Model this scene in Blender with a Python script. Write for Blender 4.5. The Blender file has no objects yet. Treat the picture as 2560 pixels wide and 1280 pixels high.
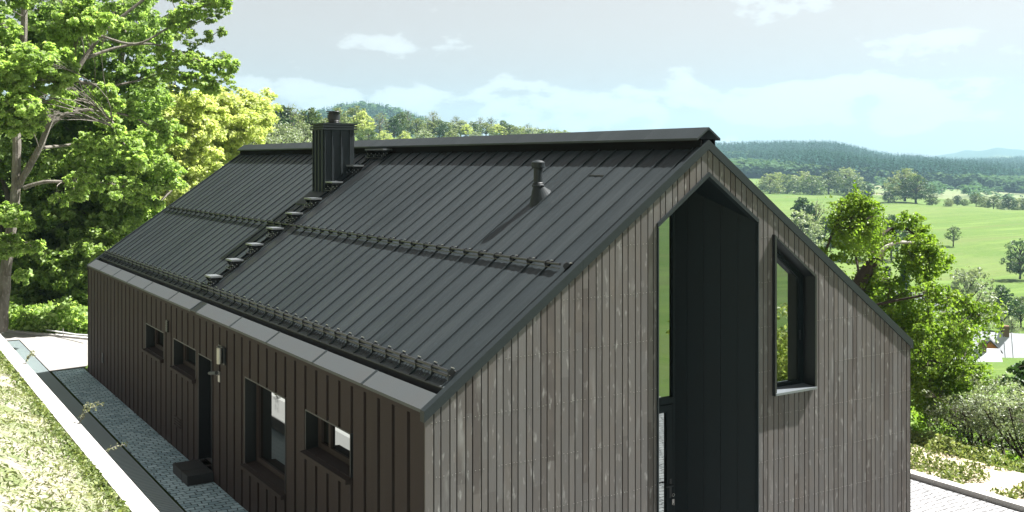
import bpy, math, random
import numpy as np
from mathutils import Vector, noise as mnoise
rng = np.random.default_rng(7); random.seed(7)
sc = bpy.context.scene
COL = sc.collection
# ------------------------------------------------------------------ camera
FPX, HY = 2613.0, 400.0
F = np.array([.538, .8429, 0.]); F /= np.linalg.norm(F)
R = np.array([F[1], -F[0], 0.]); UP = np.array([0, 0, 1.])
H = 2.83                                   # eave height
CAM = -11.6*F + .0834*11.6*R + np.array([0, 0, H + 627/FPX*11.6])
cd = bpy.data.cameras.new('camera'); cam = bpy.data.objects.new('camera', cd); COL.objects.link(cam)
cam.location = CAM; cam.rotation_euler = (math.pi/2, 0, -math.atan2(F[0], F[1]))
cd.sensor_width = 36; cd.lens = FPX/2560*36; cd.shift_y = -(640-HY)/2560
cd.clip_start = .1; cd.clip_end = 30000
sc.camera = cam
# ------------------------------------------------------------------ sky, sun, exposure
SUN = np.array([.73, -.16, 1.12]); SUN /= np.linalg.norm(SUN)
elev = math.asin(SUN[2]); az = math.atan2(SUN[0], SUN[1])
w = bpy.data.worlds.new("World"); sc.world = w; w.use_nodes = True
wt = w.node_tree; wt.nodes.clear()
def WN(t, **k):
    n = wt.nodes.new(t)
    for a, b in k.items(): setattr(n, a, b)
    return n
out = WN('ShaderNodeOutputWorld'); bg = WN('ShaderNodeBackground'); bg.inputs[1].default_value = .05
sky = WN('ShaderNodeTexSky', sky_type='NISHITA', sun_disc=False, sun_elevation=elev, sun_rotation=az,
         air_density=1.0, dust_density=.7, ozone_density=1.5, altitude=400)
hs = WN('ShaderNodeHueSaturation'); hs.inputs['Saturation'].default_value = .07; hs.inputs['Value'].default_value = .545
tint = WN('ShaderNodeMix', data_type='RGBA', blend_type='MULTIPLY'); tint.inputs[0].default_value = 1
tint.inputs[7].default_value = (1.03, .93, .88, 1)
wt.links.new(sky.outputs[0], hs.inputs['Color']); wt.links.new(hs.outputs[0], tint.inputs[6])
# cumulus band: noise on the view direction, confined to a few degrees above the horizon
tc = WN('ShaderNodeTexCoord'); sx = WN('ShaderNodeSeparateXYZ'); wt.links.new(tc.outputs['Generated'], sx.inputs[0])
mp = WN('ShaderNodeMapping'); mp.inputs['Scale'].default_value = (1, 1, 2.2); wt.links.new(tc.outputs['Generated'], mp.inputs[0])
nz = WN('ShaderNodeTexNoise'); nz.inputs['Scale'].default_value = 11; nz.inputs['Detail'].default_value = 9; nz.inputs['Roughness'].default_value = .56
wt.links.new(mp.outputs[0], nz.inputs['Vector'])
def ramp(tree, pts, interp='LINEAR'):
    r = tree.nodes.new('ShaderNodeValToRGB'); e = r.color_ramp.elements; r.color_ramp.interpolation = interp
    while len(e) < len(pts): e.new(.5)
    for i, (p, c) in enumerate(pts):
        e[i].position = p; e[i].color = c if hasattr(c, '__len__') else (c, c, c, 1)
    return r
band = ramp(wt, [(0.0, .15), (.02, .35), (.05, .66), (.068, .60), (.078, .15), (.09, .0), (.105, .22), (.125, .0)])
wt.links.new(sx.outputs[2], band.inputs[0])
ad = WN('ShaderNodeMath', operation='ADD'); wt.links.new(nz.outputs[0], ad.inputs[0])
bm_ = WN('ShaderNodeMath', operation='MULTIPLY'); bm_.inputs[1].default_value = .27; wt.links.new(band.outputs[0], bm_.inputs[0])
wt.links.new(bm_.outputs[0], ad.inputs[1])
cl = ramp(wt, [(.625, 0), (.665, .8), (.72, 1)]); wt.links.new(ad.outputs[0], cl.inputs[0])
cm = WN('ShaderNodeMath', operation='MULTIPLY'); cm.inputs[1].default_value = .9; wt.links.new(cl.outputs[0], cm.inputs[0])
mixc = WN('ShaderNodeMix', data_type='RGBA'); wt.links.new(cm.outputs[0], mixc.inputs[0])
grd = ramp(wt, [(0.0, (.78, .68, .66, 1)), (.05, (.84, .75, .73, 1)), (.12, (.98, .92, .90, 1)), (.22, (1.10, 1.07, 1.06, 1))]); wt.links.new(sx.outputs[2], grd.inputs[0])
gm_ = WN('ShaderNodeMix', data_type='RGBA', blend_type='MULTIPLY'); gm_.inputs[0].default_value = 1; wt.links.new(tint.outputs[2], gm_.inputs[6]); wt.links.new(grd.outputs[0], gm_.inputs[7])
wt.links.new(gm_.outputs[2], mixc.inputs[6]); mixc.inputs[7].default_value = (4.6, 4.5, 4.45, 1)
wt.links.new(mixc.outputs[2], bg.inputs[0]); wt.links.new(bg.outputs[0], out.inputs[0])
sl = bpy.data.lights.new('sun', 'SUN'); sl.energy = 5.0; sl.angle = math.radians(.5); sl.color = (1, .97, .94)
so = bpy.data.objects.new('sun', sl); COL.objects.link(so)
so.rotation_euler = Vector(SUN).to_track_quat('Z', 'Y').to_euler(); so.location = (20, -5, 40)
vs = sc.view_settings; vs.view_transform = 'Standard'; vs.look = 'None'; vs.gamma = 1; vs.exposure = 2.08
sc.cycles.max_bounces = 6; sc.cycles.volume_bounces = 0; sc.cycles.transparent_max_bounces = 8

# ------------------------------------------------------------------ helpers
def P(u, v, d):
    "world point seen at pixel (u,v) of the 2560x1280 photograph, d metres ahead"
    return CAM + d*(F + R*(u-1280)/FPX + UP*(HY-v)/FPX)
def onx(u, v, x):
    r = F + R*(u-1280)/FPX + UP*(HY-v)/FPX; return CAM + r*(x-CAM[0])/r[0]
class MB:
    def __init__(s): s.v = []; s.f = []; s.t = []; s.cur = 0.; s.ext = []
    def quad(s, *p):
        n = len(s.v); s.v += [tuple(map(float, q)) for q in p]; s.f.append(tuple(range(n, n+len(p)))); s.t.append(s.cur)
    def box(s, a, b):
        x0, y0, z0 = a; x1, y1, z1 = b
        s.hexa([(x0,y0,z0),(x1,y0,z0),(x1,y1,z0),(x0,y1,z0),(x0,y0,z1),(x1,y0,z1),(x1,y1,z1),(x0,y1,z1)])
    def hexa(s, p):
        n = len(s.v); s.v += [tuple(map(float, q)) for q in p]
        for f in ((3,2,1,0),(4,5,6,7),(0,1,5,4),(1,2,6,5),(2,3,7,6),(3,0,4,7)):
            s.f.append(tuple(n+i for i in f)); s.t.append(s.cur)
    def prism(s, poly, axis, a, b):
        "poly: 2D points; axis 'y': (x,z) extruded y a..b; 'x': (y,z); 'z': (x,y)"
        def m(p, t): return {'y': (p[0], t, p[1]), 'x': (t, p[0], p[1]), 'z': (p[0], p[1], t)}[axis]
        n = len(s.v); k = len(poly)
        s.v += [tuple(map(float, m(p, a))) for p in poly] + [tuple(map(float, m(p, b))) for p in poly]
        s.f.append(tuple(range(n, n+k))); s.f.append(tuple(range(n+2*k-1, n+k-1, -1))); s.t += [s.cur]*2
        for i in range(k):
            j = (i+1) % k; s.f.append((n+j, n+i, n+k+i, n+k+j)); s.t.append(s.cur)
    def tube(s, pts, rad, n=8, cap=True):
        pts = [np.array(p, float) for p in pts]; k = len(pts)
        if not hasattr(rad, '__len__'): rad = [rad]*k
        base = len(s.v); ref = None
        for i, p in enumerate(pts):
            t = pts[min(i+1, k-1)] - pts[max(i-1, 0)]; t /= (np.linalg.norm(t)+1e-9)
            if ref is None: ref = np.array([0, 0, 1.]) if abs(t[2]) < .9 else np.array([1., 0, 0])
            a = ref - t*(ref@t); a /= np.linalg.norm(a)+1e-9; ref = a; b = np.cross(t, a)
            for j in range(n):
                an = 2*math.pi*j/n; s.v.append(tuple(p + rad[i]*(a*math.cos(an)+b*math.sin(an))))
        for i in range(k-1):
            for j in range(n):
                j2 = (j+1) % n
                s.f.append((base+i*n+j, base+i*n+j2, base+(i+1)*n+j2, base+(i+1)*n+j)); s.t.append(s.cur)
        if cap:
            s.f.append(tuple(base+j for j in range(n))[::-1]); s.f.append(tuple(base+(k-1)*n+j for j in range(n))); s.t += [s.cur]*2
    def lathe(s, c, prof, n=24):
        s.tube([(c[0], c[1], c[2]+z) for r, z in prof], [max(r, .0005) for r, z in prof], n)
    def add(s, o, mat):
        "append another builder's faces with a material of their own"
        n = len(s.v); s.ext.append((len(s.f), len(s.f)+len(o.f), mat)); s.v += o.v; s.f += [tuple(i+n for i in f) for f in o.f]; s.t += o.t
    def build(s, name, mat, parent=None, smooth=False):
        me = bpy.data.meshes.new(name); me.from_pydata(s.v, [], s.f); me.materials.append(mat)
        for a, b, m2 in s.ext:
            me.materials.append(m2)
            for i in range(a, b): me.polygons[i].material_index = len(me.materials)-1
        at = me.attributes.new('tint', 'FLOAT', 'FACE'); at.data.foreach_set('value', np.array(s.t, dtype=np.float32))
        if smooth: me.shade_smooth()
        o = bpy.data.objects.new(name, me); COL.objects.link(o)
        if parent is not None: o.parent = parent
        return o
def npmesh(name, verts, faces, mat, parent=None, tint=None, smooth=False):
    "verts (N,3), faces (M,k) of equal size"
    verts = np.asarray(verts, np.float32); faces = np.asarray(faces, np.int32); m, k = faces.shape
    me = bpy.data.meshes.new(name); me.vertices.add(len(verts)); me.vertices.foreach_set('co', verts.ravel())
    me.loops.add(m*k); me.loops.foreach_set('vertex_index', faces.ravel())
    me.polygons.add(m); me.polygons.foreach_set('loop_start', np.arange(0, m*k, k, dtype=np.int32))
    me.polygons.foreach_set('loop_total', np.full(m, k, dtype=np.int32))
    me.update(calc_edges=True); me.materials.append(mat)
    at = me.attributes.new('tint', 'FLOAT', 'FACE')
    at.data.foreach_set('value', (np.zeros(m) if tint is None else tint).astype(np.float32))
    if smooth: me.shade_smooth()
    o = bpy.data.objects.new(name, me); COL.objects.link(o)
    if parent is not None: o.parent = parent
    return o
def tag(o, label=None, cat=None, group=None, kind=None):
    for k, v in (('label', label), ('category', cat), ('group', group), ('kind', kind)):
        if v: o[k] = v
    return o
def empty(name, loc=(0, 0, 0)):
    o = bpy.data.objects.new(name, None); COL.objects.link(o); o.location = tuple(float(a) for a in loc); o.empty_display_size = .3
    return o

# ------------------------------------------------------------------ materials
def mat(name, base, rough=.6, spec=.5, metal=0., noise=None, bump=None, tintvar=None, sheen=None):
    """noise: list of (scale, colour, lo, hi, stretch) layered stains; bump: (scale, strength, distance); tintvar: (hi_colour) mixed by face attribute"""
    m = bpy.data.materials.new(name); m.use_nodes = True; t = m.node_tree; b = t.nodes['Principled BSDF']
    b.inputs['Roughness'].default_value = rough; b.inputs['Specular IOR Level'].default_value = spec; b.inputs['Metallic'].default_value = metal
    rgb = t.nodes.new('ShaderNodeRGB'); rgb.outputs[0].default_value = (*base, 1); cur = rgb.outputs[0]
    tcn = t.nodes.new('ShaderNodeTexCoord')
    def mixin(fac, col):
        nonlocal cur
        mx = t.nodes.new('ShaderNodeMix'); mx.data_type = 'RGBA'; t.links.new(fac, mx.inputs[0]); t.links.new(cur, mx.inputs[6])
        mx.inputs[7].default_value = (*col, 1); cur = mx.outputs[2]
    if tintvar:
        at = t.nodes.new('ShaderNodeAttribute'); at.attribute_name = 'tint'; mixin(at.outputs['Fac'], tintvar)
    for (s, c, lo, hi, st, *ro) in (noise or []):
        mpn = t.nodes.new('ShaderNodeMapping'); mpn.inputs['Rotation'].default_value[2] = ro[0] if ro else 0; mpn.inputs['Scale'].default_value = st; t.links.new(tcn.outputs['Object'], mpn.inputs[0])
        n = t.nodes.new('ShaderNodeTexNoise'); n.inputs['Scale'].default_value = s; n.inputs['Detail'].default_value = 6; t.links.new(mpn.outputs[0], n.inputs['Vector'])
        r = ramp(t, [(lo, 0), (hi, 1)]); t.links.new(n.outputs[0], r.inputs[0]); mixin(r.outputs[0], c)
    t.links.new(cur, b.inputs['Base Color'])
    if bump:
        n = t.nodes.new('ShaderNodeTexNoise'); n.inputs['Scale'].default_value = bump[0]; n.inputs['Detail'].default_value = 4; t.links.new(tcn.outputs['Object'], n.inputs['Vector'])
        bp = t.nodes.new('ShaderNodeBump'); bp.inputs['Strength'].default_value = bump[1]; bp.inputs['Distance'].default_value = bump[2]
        t.links.new(n.outputs[0], bp.inputs['Height']); t.links.new(bp.outputs[0], b.inputs['Normal'])
    return m
def leafmat(name, lo, hi, trans=.45, rough=.45, spec=.3):
    m = bpy.data.materials.new(name); m.use_nodes = True; t = m.node_tree; t.nodes.clear()
    o = t.nodes.new('ShaderNodeOutputMaterial'); at = t.nodes.new('ShaderNodeAttribute'); at.attribute_name = 'tint'
    oi = t.nodes.new('ShaderNodeObjectInfo')
    mx = t.nodes.new('ShaderNodeMix'); mx.data_type = 'RGBA'; mx.inputs[6].default_value = (*lo, 1); mx.inputs[7].default_value = (*hi, 1)
    t.links.new(at.outputs['Fac'], mx.inputs[0])
    hv = t.nodes.new('ShaderNodeHueSaturation'); mr = t.nodes.new('ShaderNodeMapRange'); mr.inputs['To Min'].default_value = .8; mr.inputs['To Max'].default_value = 1.2
    t.links.new(oi.outputs['Random'], mr.inputs[0]); t.links.new(mr.outputs[0], hv.inputs['Value']); t.links.new(mx.outputs[2], hv.inputs['Color'])
    d = t.nodes.new('ShaderNodeBsdfPrincipled'); d.inputs['Roughness'].default_value = rough; d.inputs['Specular IOR Level'].default_value = spec
    tr = t.nodes.new('ShaderNodeBsdfTranslucent'); g = t.nodes.new('ShaderNodeMix'); g.data_type = 'RGBA'; g.blend_type = 'MULTIPLY'; g.inputs[0].default_value = 1
    g.inputs[7].default_value = (1.3, 1.42, .72, 1); t.links.new(hv.outputs[0], g.inputs[6])
    ms = t.nodes.new('ShaderNodeMixShader'); ms.inputs[0].default_value = trans
    t.links.new(hv.outputs[0], d.inputs['Base Color']); t.links.new(g.outputs[2], tr.inputs[0])
    t.links.new(d.outputs[0], ms.inputs[1]); t.links.new(tr.outputs[0], ms.inputs[2]); t.links.new(ms.outputs[0], o.inputs[0])
    return m
M = {}
M['roof'] = mat('roof metal', (.0135, .019, .021), .48, .3, noise=[(1.2, (.018, .024, .027), .45, .7, (1, 1, 1)), (3.5, (.027, .034, .036), .5, .75, (.2, 1, .2)), (260, (.032, .040, .042), .5, .75, (1, 1, 1))], bump=(420, .35, .002), tintvar=(.024, .031, .034))
M['trim'] = mat('trim metal', (.012, .017, .019), .5, .25, noise=[(200, (.03, .036, .038), .5, .75, (1, 1, 1))], bump=(420, .3, .002))
M['coping'] = mat('coping metal', (.058, .066, .069), .6, .3, noise=[(2, (.06, .065, .066), .45, .7, (1, 1, 1)), (230, (.07, .076, .078), .5, .75, (1, 1, 1))], bump=(420, .3, .002))
M['gutter'] = mat('gutter dark', (.012, .013, .013), .7)
M['side'] = mat('brown side cladding', (.034, .0265, .0245), .72, .10, noise=[(3, (.039, .031, .028), .45, .7, (1, 1, .3)), (230, (.054, .043, .039), .52, .75, (1, 1, 1))], bump=(380, .35, .002), tintvar=(.039, .030, .028))
M['dark'] = mat('dark metal', (.007, .009, .010), .45, .5, noise=[(150, (.02, .022, .023), .5, .8, (1, 1, 1))])
M['panel'] = mat('recess panel', (.006, .0105, .012), .6, .15, noise=[(240, (.012, .018, .020), .5, .8, (1, 1, 1)), (1.5, (.008, .0115, .0125), .4, .7, (1, 1, 1))], bump=(380, .3, .002))
M['black'] = mat('black void', (.004, .004, .004), .9, .1)
M['guard'] = mat('guard metal', (.016, .018, .018), .32, .6)
M['screw'] = mat('bright screw', (.6, .6, .6), .3, .5, 1.)
M['tread'] = mat('tread metal', (.14, .155, .16), .4, .5, .2)
M['step'] = mat('black stone', (.017, .018, .018), .6, .5, noise=[(40, (.03, .031, .031), .5, .8, (1, 1, 1))])
M['silver'] = mat('silver metal', (.35, .34, .32), .35, .5, .8)
M['sill'] = mat('sill metal', (.11, .125, .135), .3, .6)
M['conc'] = mat('concrete', (.40, .39, .37), .85, .2, noise=[(3, (.38, .37, .35), .45, .75, (1, 1, 1)), (40, (.28, .27, .25), .58, .75, (1, 1, 1))], bump=(60, .2, .004))
M['slab'] = mat('slab concrete', (.235, .228, .215), .85, .2, noise=[(2, (.20, .195, .185), .45, .7, (1, 1, 1)), (30, (.2, .19, .17), .6, .8, (1, 1, 1))])
M['concwall'] = mat('retaining concrete', (.42, .41, .38), .85, .2, noise=[(6, (.30, .29, .26), .45, .75, (1, 1, .2)), (30, (.24, .22, .18), .6, .75, (1, 1, 1))], bump=(60, .2, .004))
M['grate'] = mat('galvanised bars', (.30, .36, .37), .45, .5, .1)
def boards_mat():
    m = mat('weathered boards', (.145, .138, .122), .8, .2)
    t = m.node_tree; b = t.nodes['Principled BSDF']; cur = b.inputs['Base Color'].links[0].from_socket
    at = t.nodes.new('ShaderNodeAttribute'); at.attribute_name = 'tint'; tcn = t.nodes.new('ShaderNodeTexCoord')
    sp = t.nodes.new('ShaderNodeSeparateXYZ'); t.links.new(tcn.outputs['Object'], sp.inputs[0])
    # board-length pieces: white noise on (board, storey of nails)
    def math_(op, a, b_):
        n = t.nodes.new('ShaderNodeMath'); n.operation = op
        for i, q in enumerate((a, b_)):
            if hasattr(q, 'is_linked') or not isinstance(q, (int, float)): t.links.new(q, n.inputs[i])
            else: n.inputs[i].default_value = q
        return n.outputs[0]
    seg = math_('FLOOR', math_('MULTIPLY', math_('ADD', sp.outputs[2], math_('MULTIPLY', at.outputs['Fac'], 3.7)), .42), 0.)
    cx = t.nodes.new('ShaderNodeCombineXYZ'); t.links.new(at.outputs['Fac'], cx.inputs[0]); t.links.new(seg, cx.inputs[1])
    wn = t.nodes.new('ShaderNodeTexWhiteNoise'); wn.noise_dimensions = '3D'; t.links.new(cx.outputs[0], wn.inputs['Vector'])
    r = ramp(t, [(0, (.066, .058, .053, 1)), (.15, (.083, .077, .072, 1)), (.45, (.093, .090, .087, 1)), (.75, (.099, .091, .084, 1)), (1, (.113, .111, .108, 1))]); t.links.new(wn.outputs[0], r.inputs[0])
    cur = r.outputs[0]
    def nlayer(scale, st, lo, hi, col, fac=1.):
        nonlocal cur
        mpn = t.nodes.new('ShaderNodeMapping'); mpn.inputs['Scale'].default_value = st; t.links.new(tcn.outputs['Object'], mpn.inputs[0])
        ofs = t.nodes.new('ShaderNodeCombineXYZ'); t.links.new(math_('MULTIPLY', at.outputs['Fac'], 31.), ofs.inputs[2]); t.links.new(ofs.outputs[0], mpn.inputs['Location'])
        n = t.nodes.new('ShaderNodeTexNoise'); n.inputs['Scale'].default_value = scale; n.inputs['Detail'].default_value = 5; t.links.new(mpn.outputs[0], n.inputs['Vector'])
        r = ramp(t, [(lo, 0), (hi, fac)]); t.links.new(n.outputs[0], r.inputs[0])
        mx = t.nodes.new('ShaderNodeMix'); mx.data_type = 'RGBA'; t.links.new(r.outputs[0], mx.inputs[0]); t.links.new(cur, mx.inputs[6]); mx.inputs[7].default_value = (*col, 1); cur = mx.outputs[2]
    nlayer(60, (1, 1, .06), .48, .75, (.085, .078, .068), .55)      # grain
    nlayer(3.2, (1, 1, .5), .52, .74, (.11, .096, .083), .6)        # brown patches
    nlayer(14, (1, 1, .35), .60, .74, (.30, .30, .285), .6)         # pale bleached spots
    nlayer(5, (1, 1, .22), .60, .78, (.21, .21, .20), .7)
    t.links.new(cur, b.inputs['Base Color'])
    n = t.nodes.new('ShaderNodeTexNoise'); n.inputs['Scale'].default_value = 90; mpn = t.nodes.new('ShaderNodeMapping'); mpn.inputs['Scale'].default_value = (1, 1, .1)
    t.links.new(tcn.outputs['Object'], mpn.inputs[0]); t.links.new(mpn.outputs[0], n.inputs['Vector'])
    bp = t.nodes.new('ShaderNodeBump'); bp.inputs['Strength'].default_value = .25; bp.inputs['Distance'].default_value = .003
    t.links.new(n.outputs[0], bp.inputs['Height']); t.links.new(bp.outputs[0], b.inputs['Normal'])
    return m
M['boards'] = boards_mat()
def glass_mat():
    m = bpy.data.materials.new('window glass'); m.use_nodes = True; t = m.node_tree; b = t.nodes['Principled BSDF']
    b.inputs['Base Color'].default_value = (.28, .31, .31, 1); b.inputs['Roughness'].default_value = .012; b.inputs['Metallic'].default_value = 1.
    b.inputs['IOR'].default_value = 2.1; b.inputs['Specular IOR Level'].default_value = .9
    n = t.nodes.new('ShaderNodeTexNoise'); n.inputs['Scale'].default_value = 1.1; bp = t.nodes.new('ShaderNodeBump'); bp.inputs['Strength'].default_value = .05; bp.inputs['Distance'].default_value = .01
    tcn = t.nodes.new('ShaderNodeTexCoord'); t.links.new(tcn.outputs['Object'], n.inputs['Vector']); t.links.new(n.outputs[0], bp.inputs['Height']); t.links.new(bp.outputs[0], b.inputs['Normal'])
    return m
M['glass'] = glass_mat()
def paving_mat(name, c1, c2, mortar):
    m = bpy.data.materials.new(name); m.use_nodes = True; t = m.node_tree; b = t.nodes['Principled BSDF']; b.inputs['Roughness'].default_value = .8
    tcn = t.nodes.new('ShaderNodeTexCoord'); nz_ = t.nodes.new('ShaderNodeTexNoise'); nz_.inputs['Scale'].default_value = 4
    t.links.new(tcn.outputs['Object'], nz_.inputs['Vector'])
    va = t.nodes.new('ShaderNodeVectorMath'); va.operation = 'MULTIPLY_ADD'; va.inputs[1].default_value = (.12, .12, 0); t.links.new(nz_.outputs['Color'], va.inputs[0]); t.links.new(tcn.outputs['Object'], va.inputs[2])
    rot = t.nodes.new('ShaderNodeMapping'); rot.inputs['Rotation'].default_value = (0, 0, math.radians(2)); t.links.new(va.outputs[0], rot.inputs[0])
    bk = t.nodes.new('ShaderNodeTexBrick'); bk.inputs['Scale'].default_value = 1; bk.inputs['Brick Width'].default_value = .17; bk.inputs['Row Height'].default_value = .125
    bk.inputs['Mortar Size'].default_value = .011; bk.inputs['Mortar Smooth'].default_value = .5; bk.inputs['Bias'].default_value = 0
    bk.inputs['Color1'].default_value = (*c1, 1); bk.inputs['Color2'].default_value = (*c2, 1); bk.inputs['Mortar'].default_value = (*mortar, 1)
    t.links.new(rot.outputs[0], bk.inputs['Vector']); t.links.new(bk.outputs[0], b.inputs['Base Color'])
    n2 = t.nodes.new('ShaderNodeTexNoise'); n2.inputs['Scale'].default_value = 60; t.links.new(tcn.outputs['Object'], n2.inputs['Vector'])
    mm = t.nodes.new('ShaderNodeMath'); mm.operation = 'MULTIPLY_ADD'; mm.inputs[1].default_value = -1.; t.links.new(bk.outputs['Fac'], mm.inputs[0]); 
    m3 = t.nodes.new('ShaderNodeMath'); m3.operation = 'MULTIPLY'; m3.inputs[1].default_value = .5; t.links.new(n2.outputs[0], m3.inputs[0]); t.links.new(m3.outputs[0], mm.inputs[2])
    bp = t.nodes.new('ShaderNodeBump'); bp.inputs['Strength'].default_value = .9; bp.inputs['Distance'].default_value = .02
    t.links.new(mm.outputs[0], bp.inputs['Height']); t.links.new(bp.outputs[0], b.inputs['Normal'])
    return m
M['pave'] = paving_mat('cobble paving', (.24, .36, .39), (.44, .59, .62), (.02, .04, .04))  # teal of skylight in the house shadow put into the stone colour
M['pavelight'] = paving_mat('light paving', (.20, .205, .21), (.29, .29, .29), (.05, .05, .05))
M['meadow'] = mat('meadow grass', (.064, .112, .018), .9, .1, noise=[(.010, (.090, .128, .034), .44, .56, (.35, 2.6, 1), math.radians(30)), (.03, (.085, .105, .030), .55, .68, (.25, 3.0, 1), math.radians(27)), (.12, (.095, .15, .028), .5, .6, (.12, 3, 1), math.radians(36)), (.045, (.060, .110, .018), .5, .7, (1, 1, 1)), (1.3, (.10, .135, .04), .5, .72, (1, 1, 1)), (.35, (.055, .10, .018), .55, .75, (1, 1, 1))], bump=(3, .5, .1))
M['field'] = mat('pale field', (.12, .155, .065), .9, .1, noise=[(.01, (.15, .16, .09), .4, .6, (1, 3, 1))])
M['forestfloor'] = mat('forest floor', (.03, .06, .04), .9, .1, noise=[(.01, (.035, .06, .03), .4, .6, (1, 1, 1))])
M['hills'] = mat('far hills', (.03, .06, .05), .9, .1, noise=[(.002, (.13, .16, .09), .5, .6, (1, 1, 1))])
M['straw'] = mat('dry bank grass', (.25, .235, .185), .9, .1, noise=[(1.6, (.13, .16, .07), .45, .6, (1, 1, 1)), (5, (.36, .34, .30), .5, .7, (1, 1, 1)), (22, (.13, .13, .07), .55, .72, (1, 1, 1))], bump=(26, .9, .05))
M['sand'] = mat('sandy path', (.42, .36, .27), .9, .1, noise=[(3, (.34, .29, .21), .45, .7, (1, 1, 1)), (25, (.3, .25, .18), .55, .75, (1, 1, 1))], bump=(20, .5, .03))
M['bark'] = mat('grey bark', (.17, .155, .135), .9, .2, noise=[(6, (.10, .088, .072), .45, .65, (1, 1, .3)), (20, (.27, .25, .22), .55, .75, (1, 1, .4))], bump=(30, .8, .02))
M['darkbark'] = mat('dark bark', (.045, .035, .027), .9, .2, noise=[(12, (.075, .062, .05), .5, .7, (1, 1, .3))], bump=(30, .8, .02))
M['birch'] = mat('pale birch bark', (.42, .40, .36), .8, .2, noise=[(9, (.16, .14, .12), .55, .7, (1, 1, 1))])
M['cutwood'] = mat('cut wood', (.40, .33, .27), .8, .2)
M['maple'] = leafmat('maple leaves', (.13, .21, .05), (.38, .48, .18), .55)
M['mapledark'] = leafmat('shaded maple leaves', (.11, .18, .055), (.29, .39, .14), .58)  # darker copy of the maple leaves, their shade put into the colour
M['lime'] = leafmat('yellow green leaves', (.27, .32, .11), (.48, .50, .24), .5)
M['birchleaf'] = leafmat('fresh green leaves', (.11, .20, .022), (.26, .36, .06), .5)
M['midgreen'] = leafmat('mid green leaves', (.055, .095, .025), (.12, .165, .05), .3)
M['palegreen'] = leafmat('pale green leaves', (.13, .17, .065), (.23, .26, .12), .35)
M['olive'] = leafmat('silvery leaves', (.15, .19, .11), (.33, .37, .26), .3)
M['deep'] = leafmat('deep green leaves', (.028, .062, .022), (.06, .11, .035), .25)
M['needle'] = leafmat('needles', (.014, .034, .017), (.032, .06, .028), .1)
M['farneedle'] = leafmat('far needles', (.014, .040, .034), (.034, .080, .060), .15, .9, 0.)
M['farleaf'] = leafmat('far leaves', (.050, .105, .060), (.11, .175, .085), .3, .9, 0.)
M['strawleaf'] = leafmat('bank stalks', (.12, .17, .055), (.34, .34, .22), .3)
M['herb'] = leafmat('herb leaves', (.10, .14, .04), (.26, .29, .11), .35)
M['tape'] = mat('white tape', (.75, .75, .75), .6)
M['metalroof'] = mat('pale tin roof', (.50, .52, .56), .5, .4, noise=[(1, (.42, .44, .48), .4, .7, (1, 1, 1))])
M['plaster'] = mat('cream plaster', (.55, .50, .42), .9, .2)
M['orange'] = mat('orange painted boards', (.50, .16, .04), .7, .3)
M['brownwall'] = mat('brown timber', (.16, .10, .06), .8, .2)
M['winglass'] = mat('dark small pane', (.02, .025, .03), .1, .5)

# ------------------------------------------------------------------ terrain
def zc(v, d): return CAM[2] - (v-HY)/FPX*d
COLS = {  # photo column -> (distance ahead, ground height)
 -1500: [(20, 1), (60, 6), (150, 16), (400, 35), (1500, 60), (3500, 60)],
 0:    [(20, .4), (40, .8), (100, 5), (300, 18), (600, 30), (1500, 40), (3500, 40)],
 600:  [(20, 0), (40, .3), (100, 3), (250, 9), (450, zc(343, 450)), (600, 13), (900, 0), (1500, 0), (3500, 0)],
 1200: [(20, 0), (40, -.3), (100, 1), (250, 7), (450, zc(342, 450)), (600, 12), (900, 0), (1500, 0), (3500, 0)],
 1450: [(20, 0), (40, -1), (100, -2), (250, 1), (450, 8), (600, 5), (900, -8), (1500, -5), (3500, 0)],
 1750: [(20, 0), (40, -3), (90, -12), (150, -18), (300, -19), (500, -16), (700, zc(470, 700)), (800, -18), (1000, -8), (1500, zc(412, 1500)), (2000, zc(387, 2000)), (2700, 10), (3500, 0)],
 2060: [(20, 0), (40, -3.4), (90, -13), (150, -20), (300, zc(607, 300)), (500, -16), (700, zc(479, 700)), (780, -20), (1000, -10), (1500, zc(412, 1500)), (2000, zc(382, 2000)), (2700, 10), (3500, 0)],
 2250: [(20, 0), (40, -3.4), (90, -13), (150, -21), (240, -20), (300, zc(607, 300)), (520, zc(500, 520)), (600, -20), (800, zc(476, 800)), (1100, -18), (1600, zc(432, 1600)), (2200, zc(410, 2200)), (2900, -10), (3500, -10)],
 2400: [(20, 0), (40, -3.4), (90, -13), (150, -22), (240, zc(690, 240)), (300, zc(607, 300)), (480, zc(514, 480)), (560, -22), (800, zc(488, 800)), (1100, -20), (1700, zc(436, 1700)), (2500, zc(419, 2500)), (3500, -20)],
 2560: [(20, 0), (40, -3.4), (90, -13), (150, -22), (240, zc(690, 240)), (300, zc(607, 300)), (450, zc(529, 450)), (540, -23), (800, zc(505, 800)), (1100, -24), (1700, zc(440, 1700)), (2700, zc(414, 2700)), (3500, -20)],
 3300: [(20, -1), (40, -4), (90, -13), (150, -22), (300, -22), (600, -20), (1200, -15), (2500, 0), (3500, 0)],
}
CU = sorted(COLS)
def zfar(u, d):
    u = np.clip(u, CU[0], CU[-1]); res = 0; wsum = 0
    z = np.zeros(np.broadcast(u, d).shape); u = np.broadcast_to(u, z.shape); d = np.broadcast_to(d, z.shape)
    prof = np.array([np.interp(d, [p[0] for p in COLS[c]], [p[1] for p in COLS[c]]) for c in CU])
    cu = np.array(CU, float); i = np.clip(np.searchsorted(cu, u)-1, 0, len(cu)-2)
    t = (u-cu[i])/(cu[i+1]-cu[i]); t = t*t*(3-2*t)
    a = np.take_along_axis(prof, i[None], 0)[0]; b = np.take_along_axis(prof, (i+1)[None], 0)[0]
    return a*(1-t)+b*t
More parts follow.
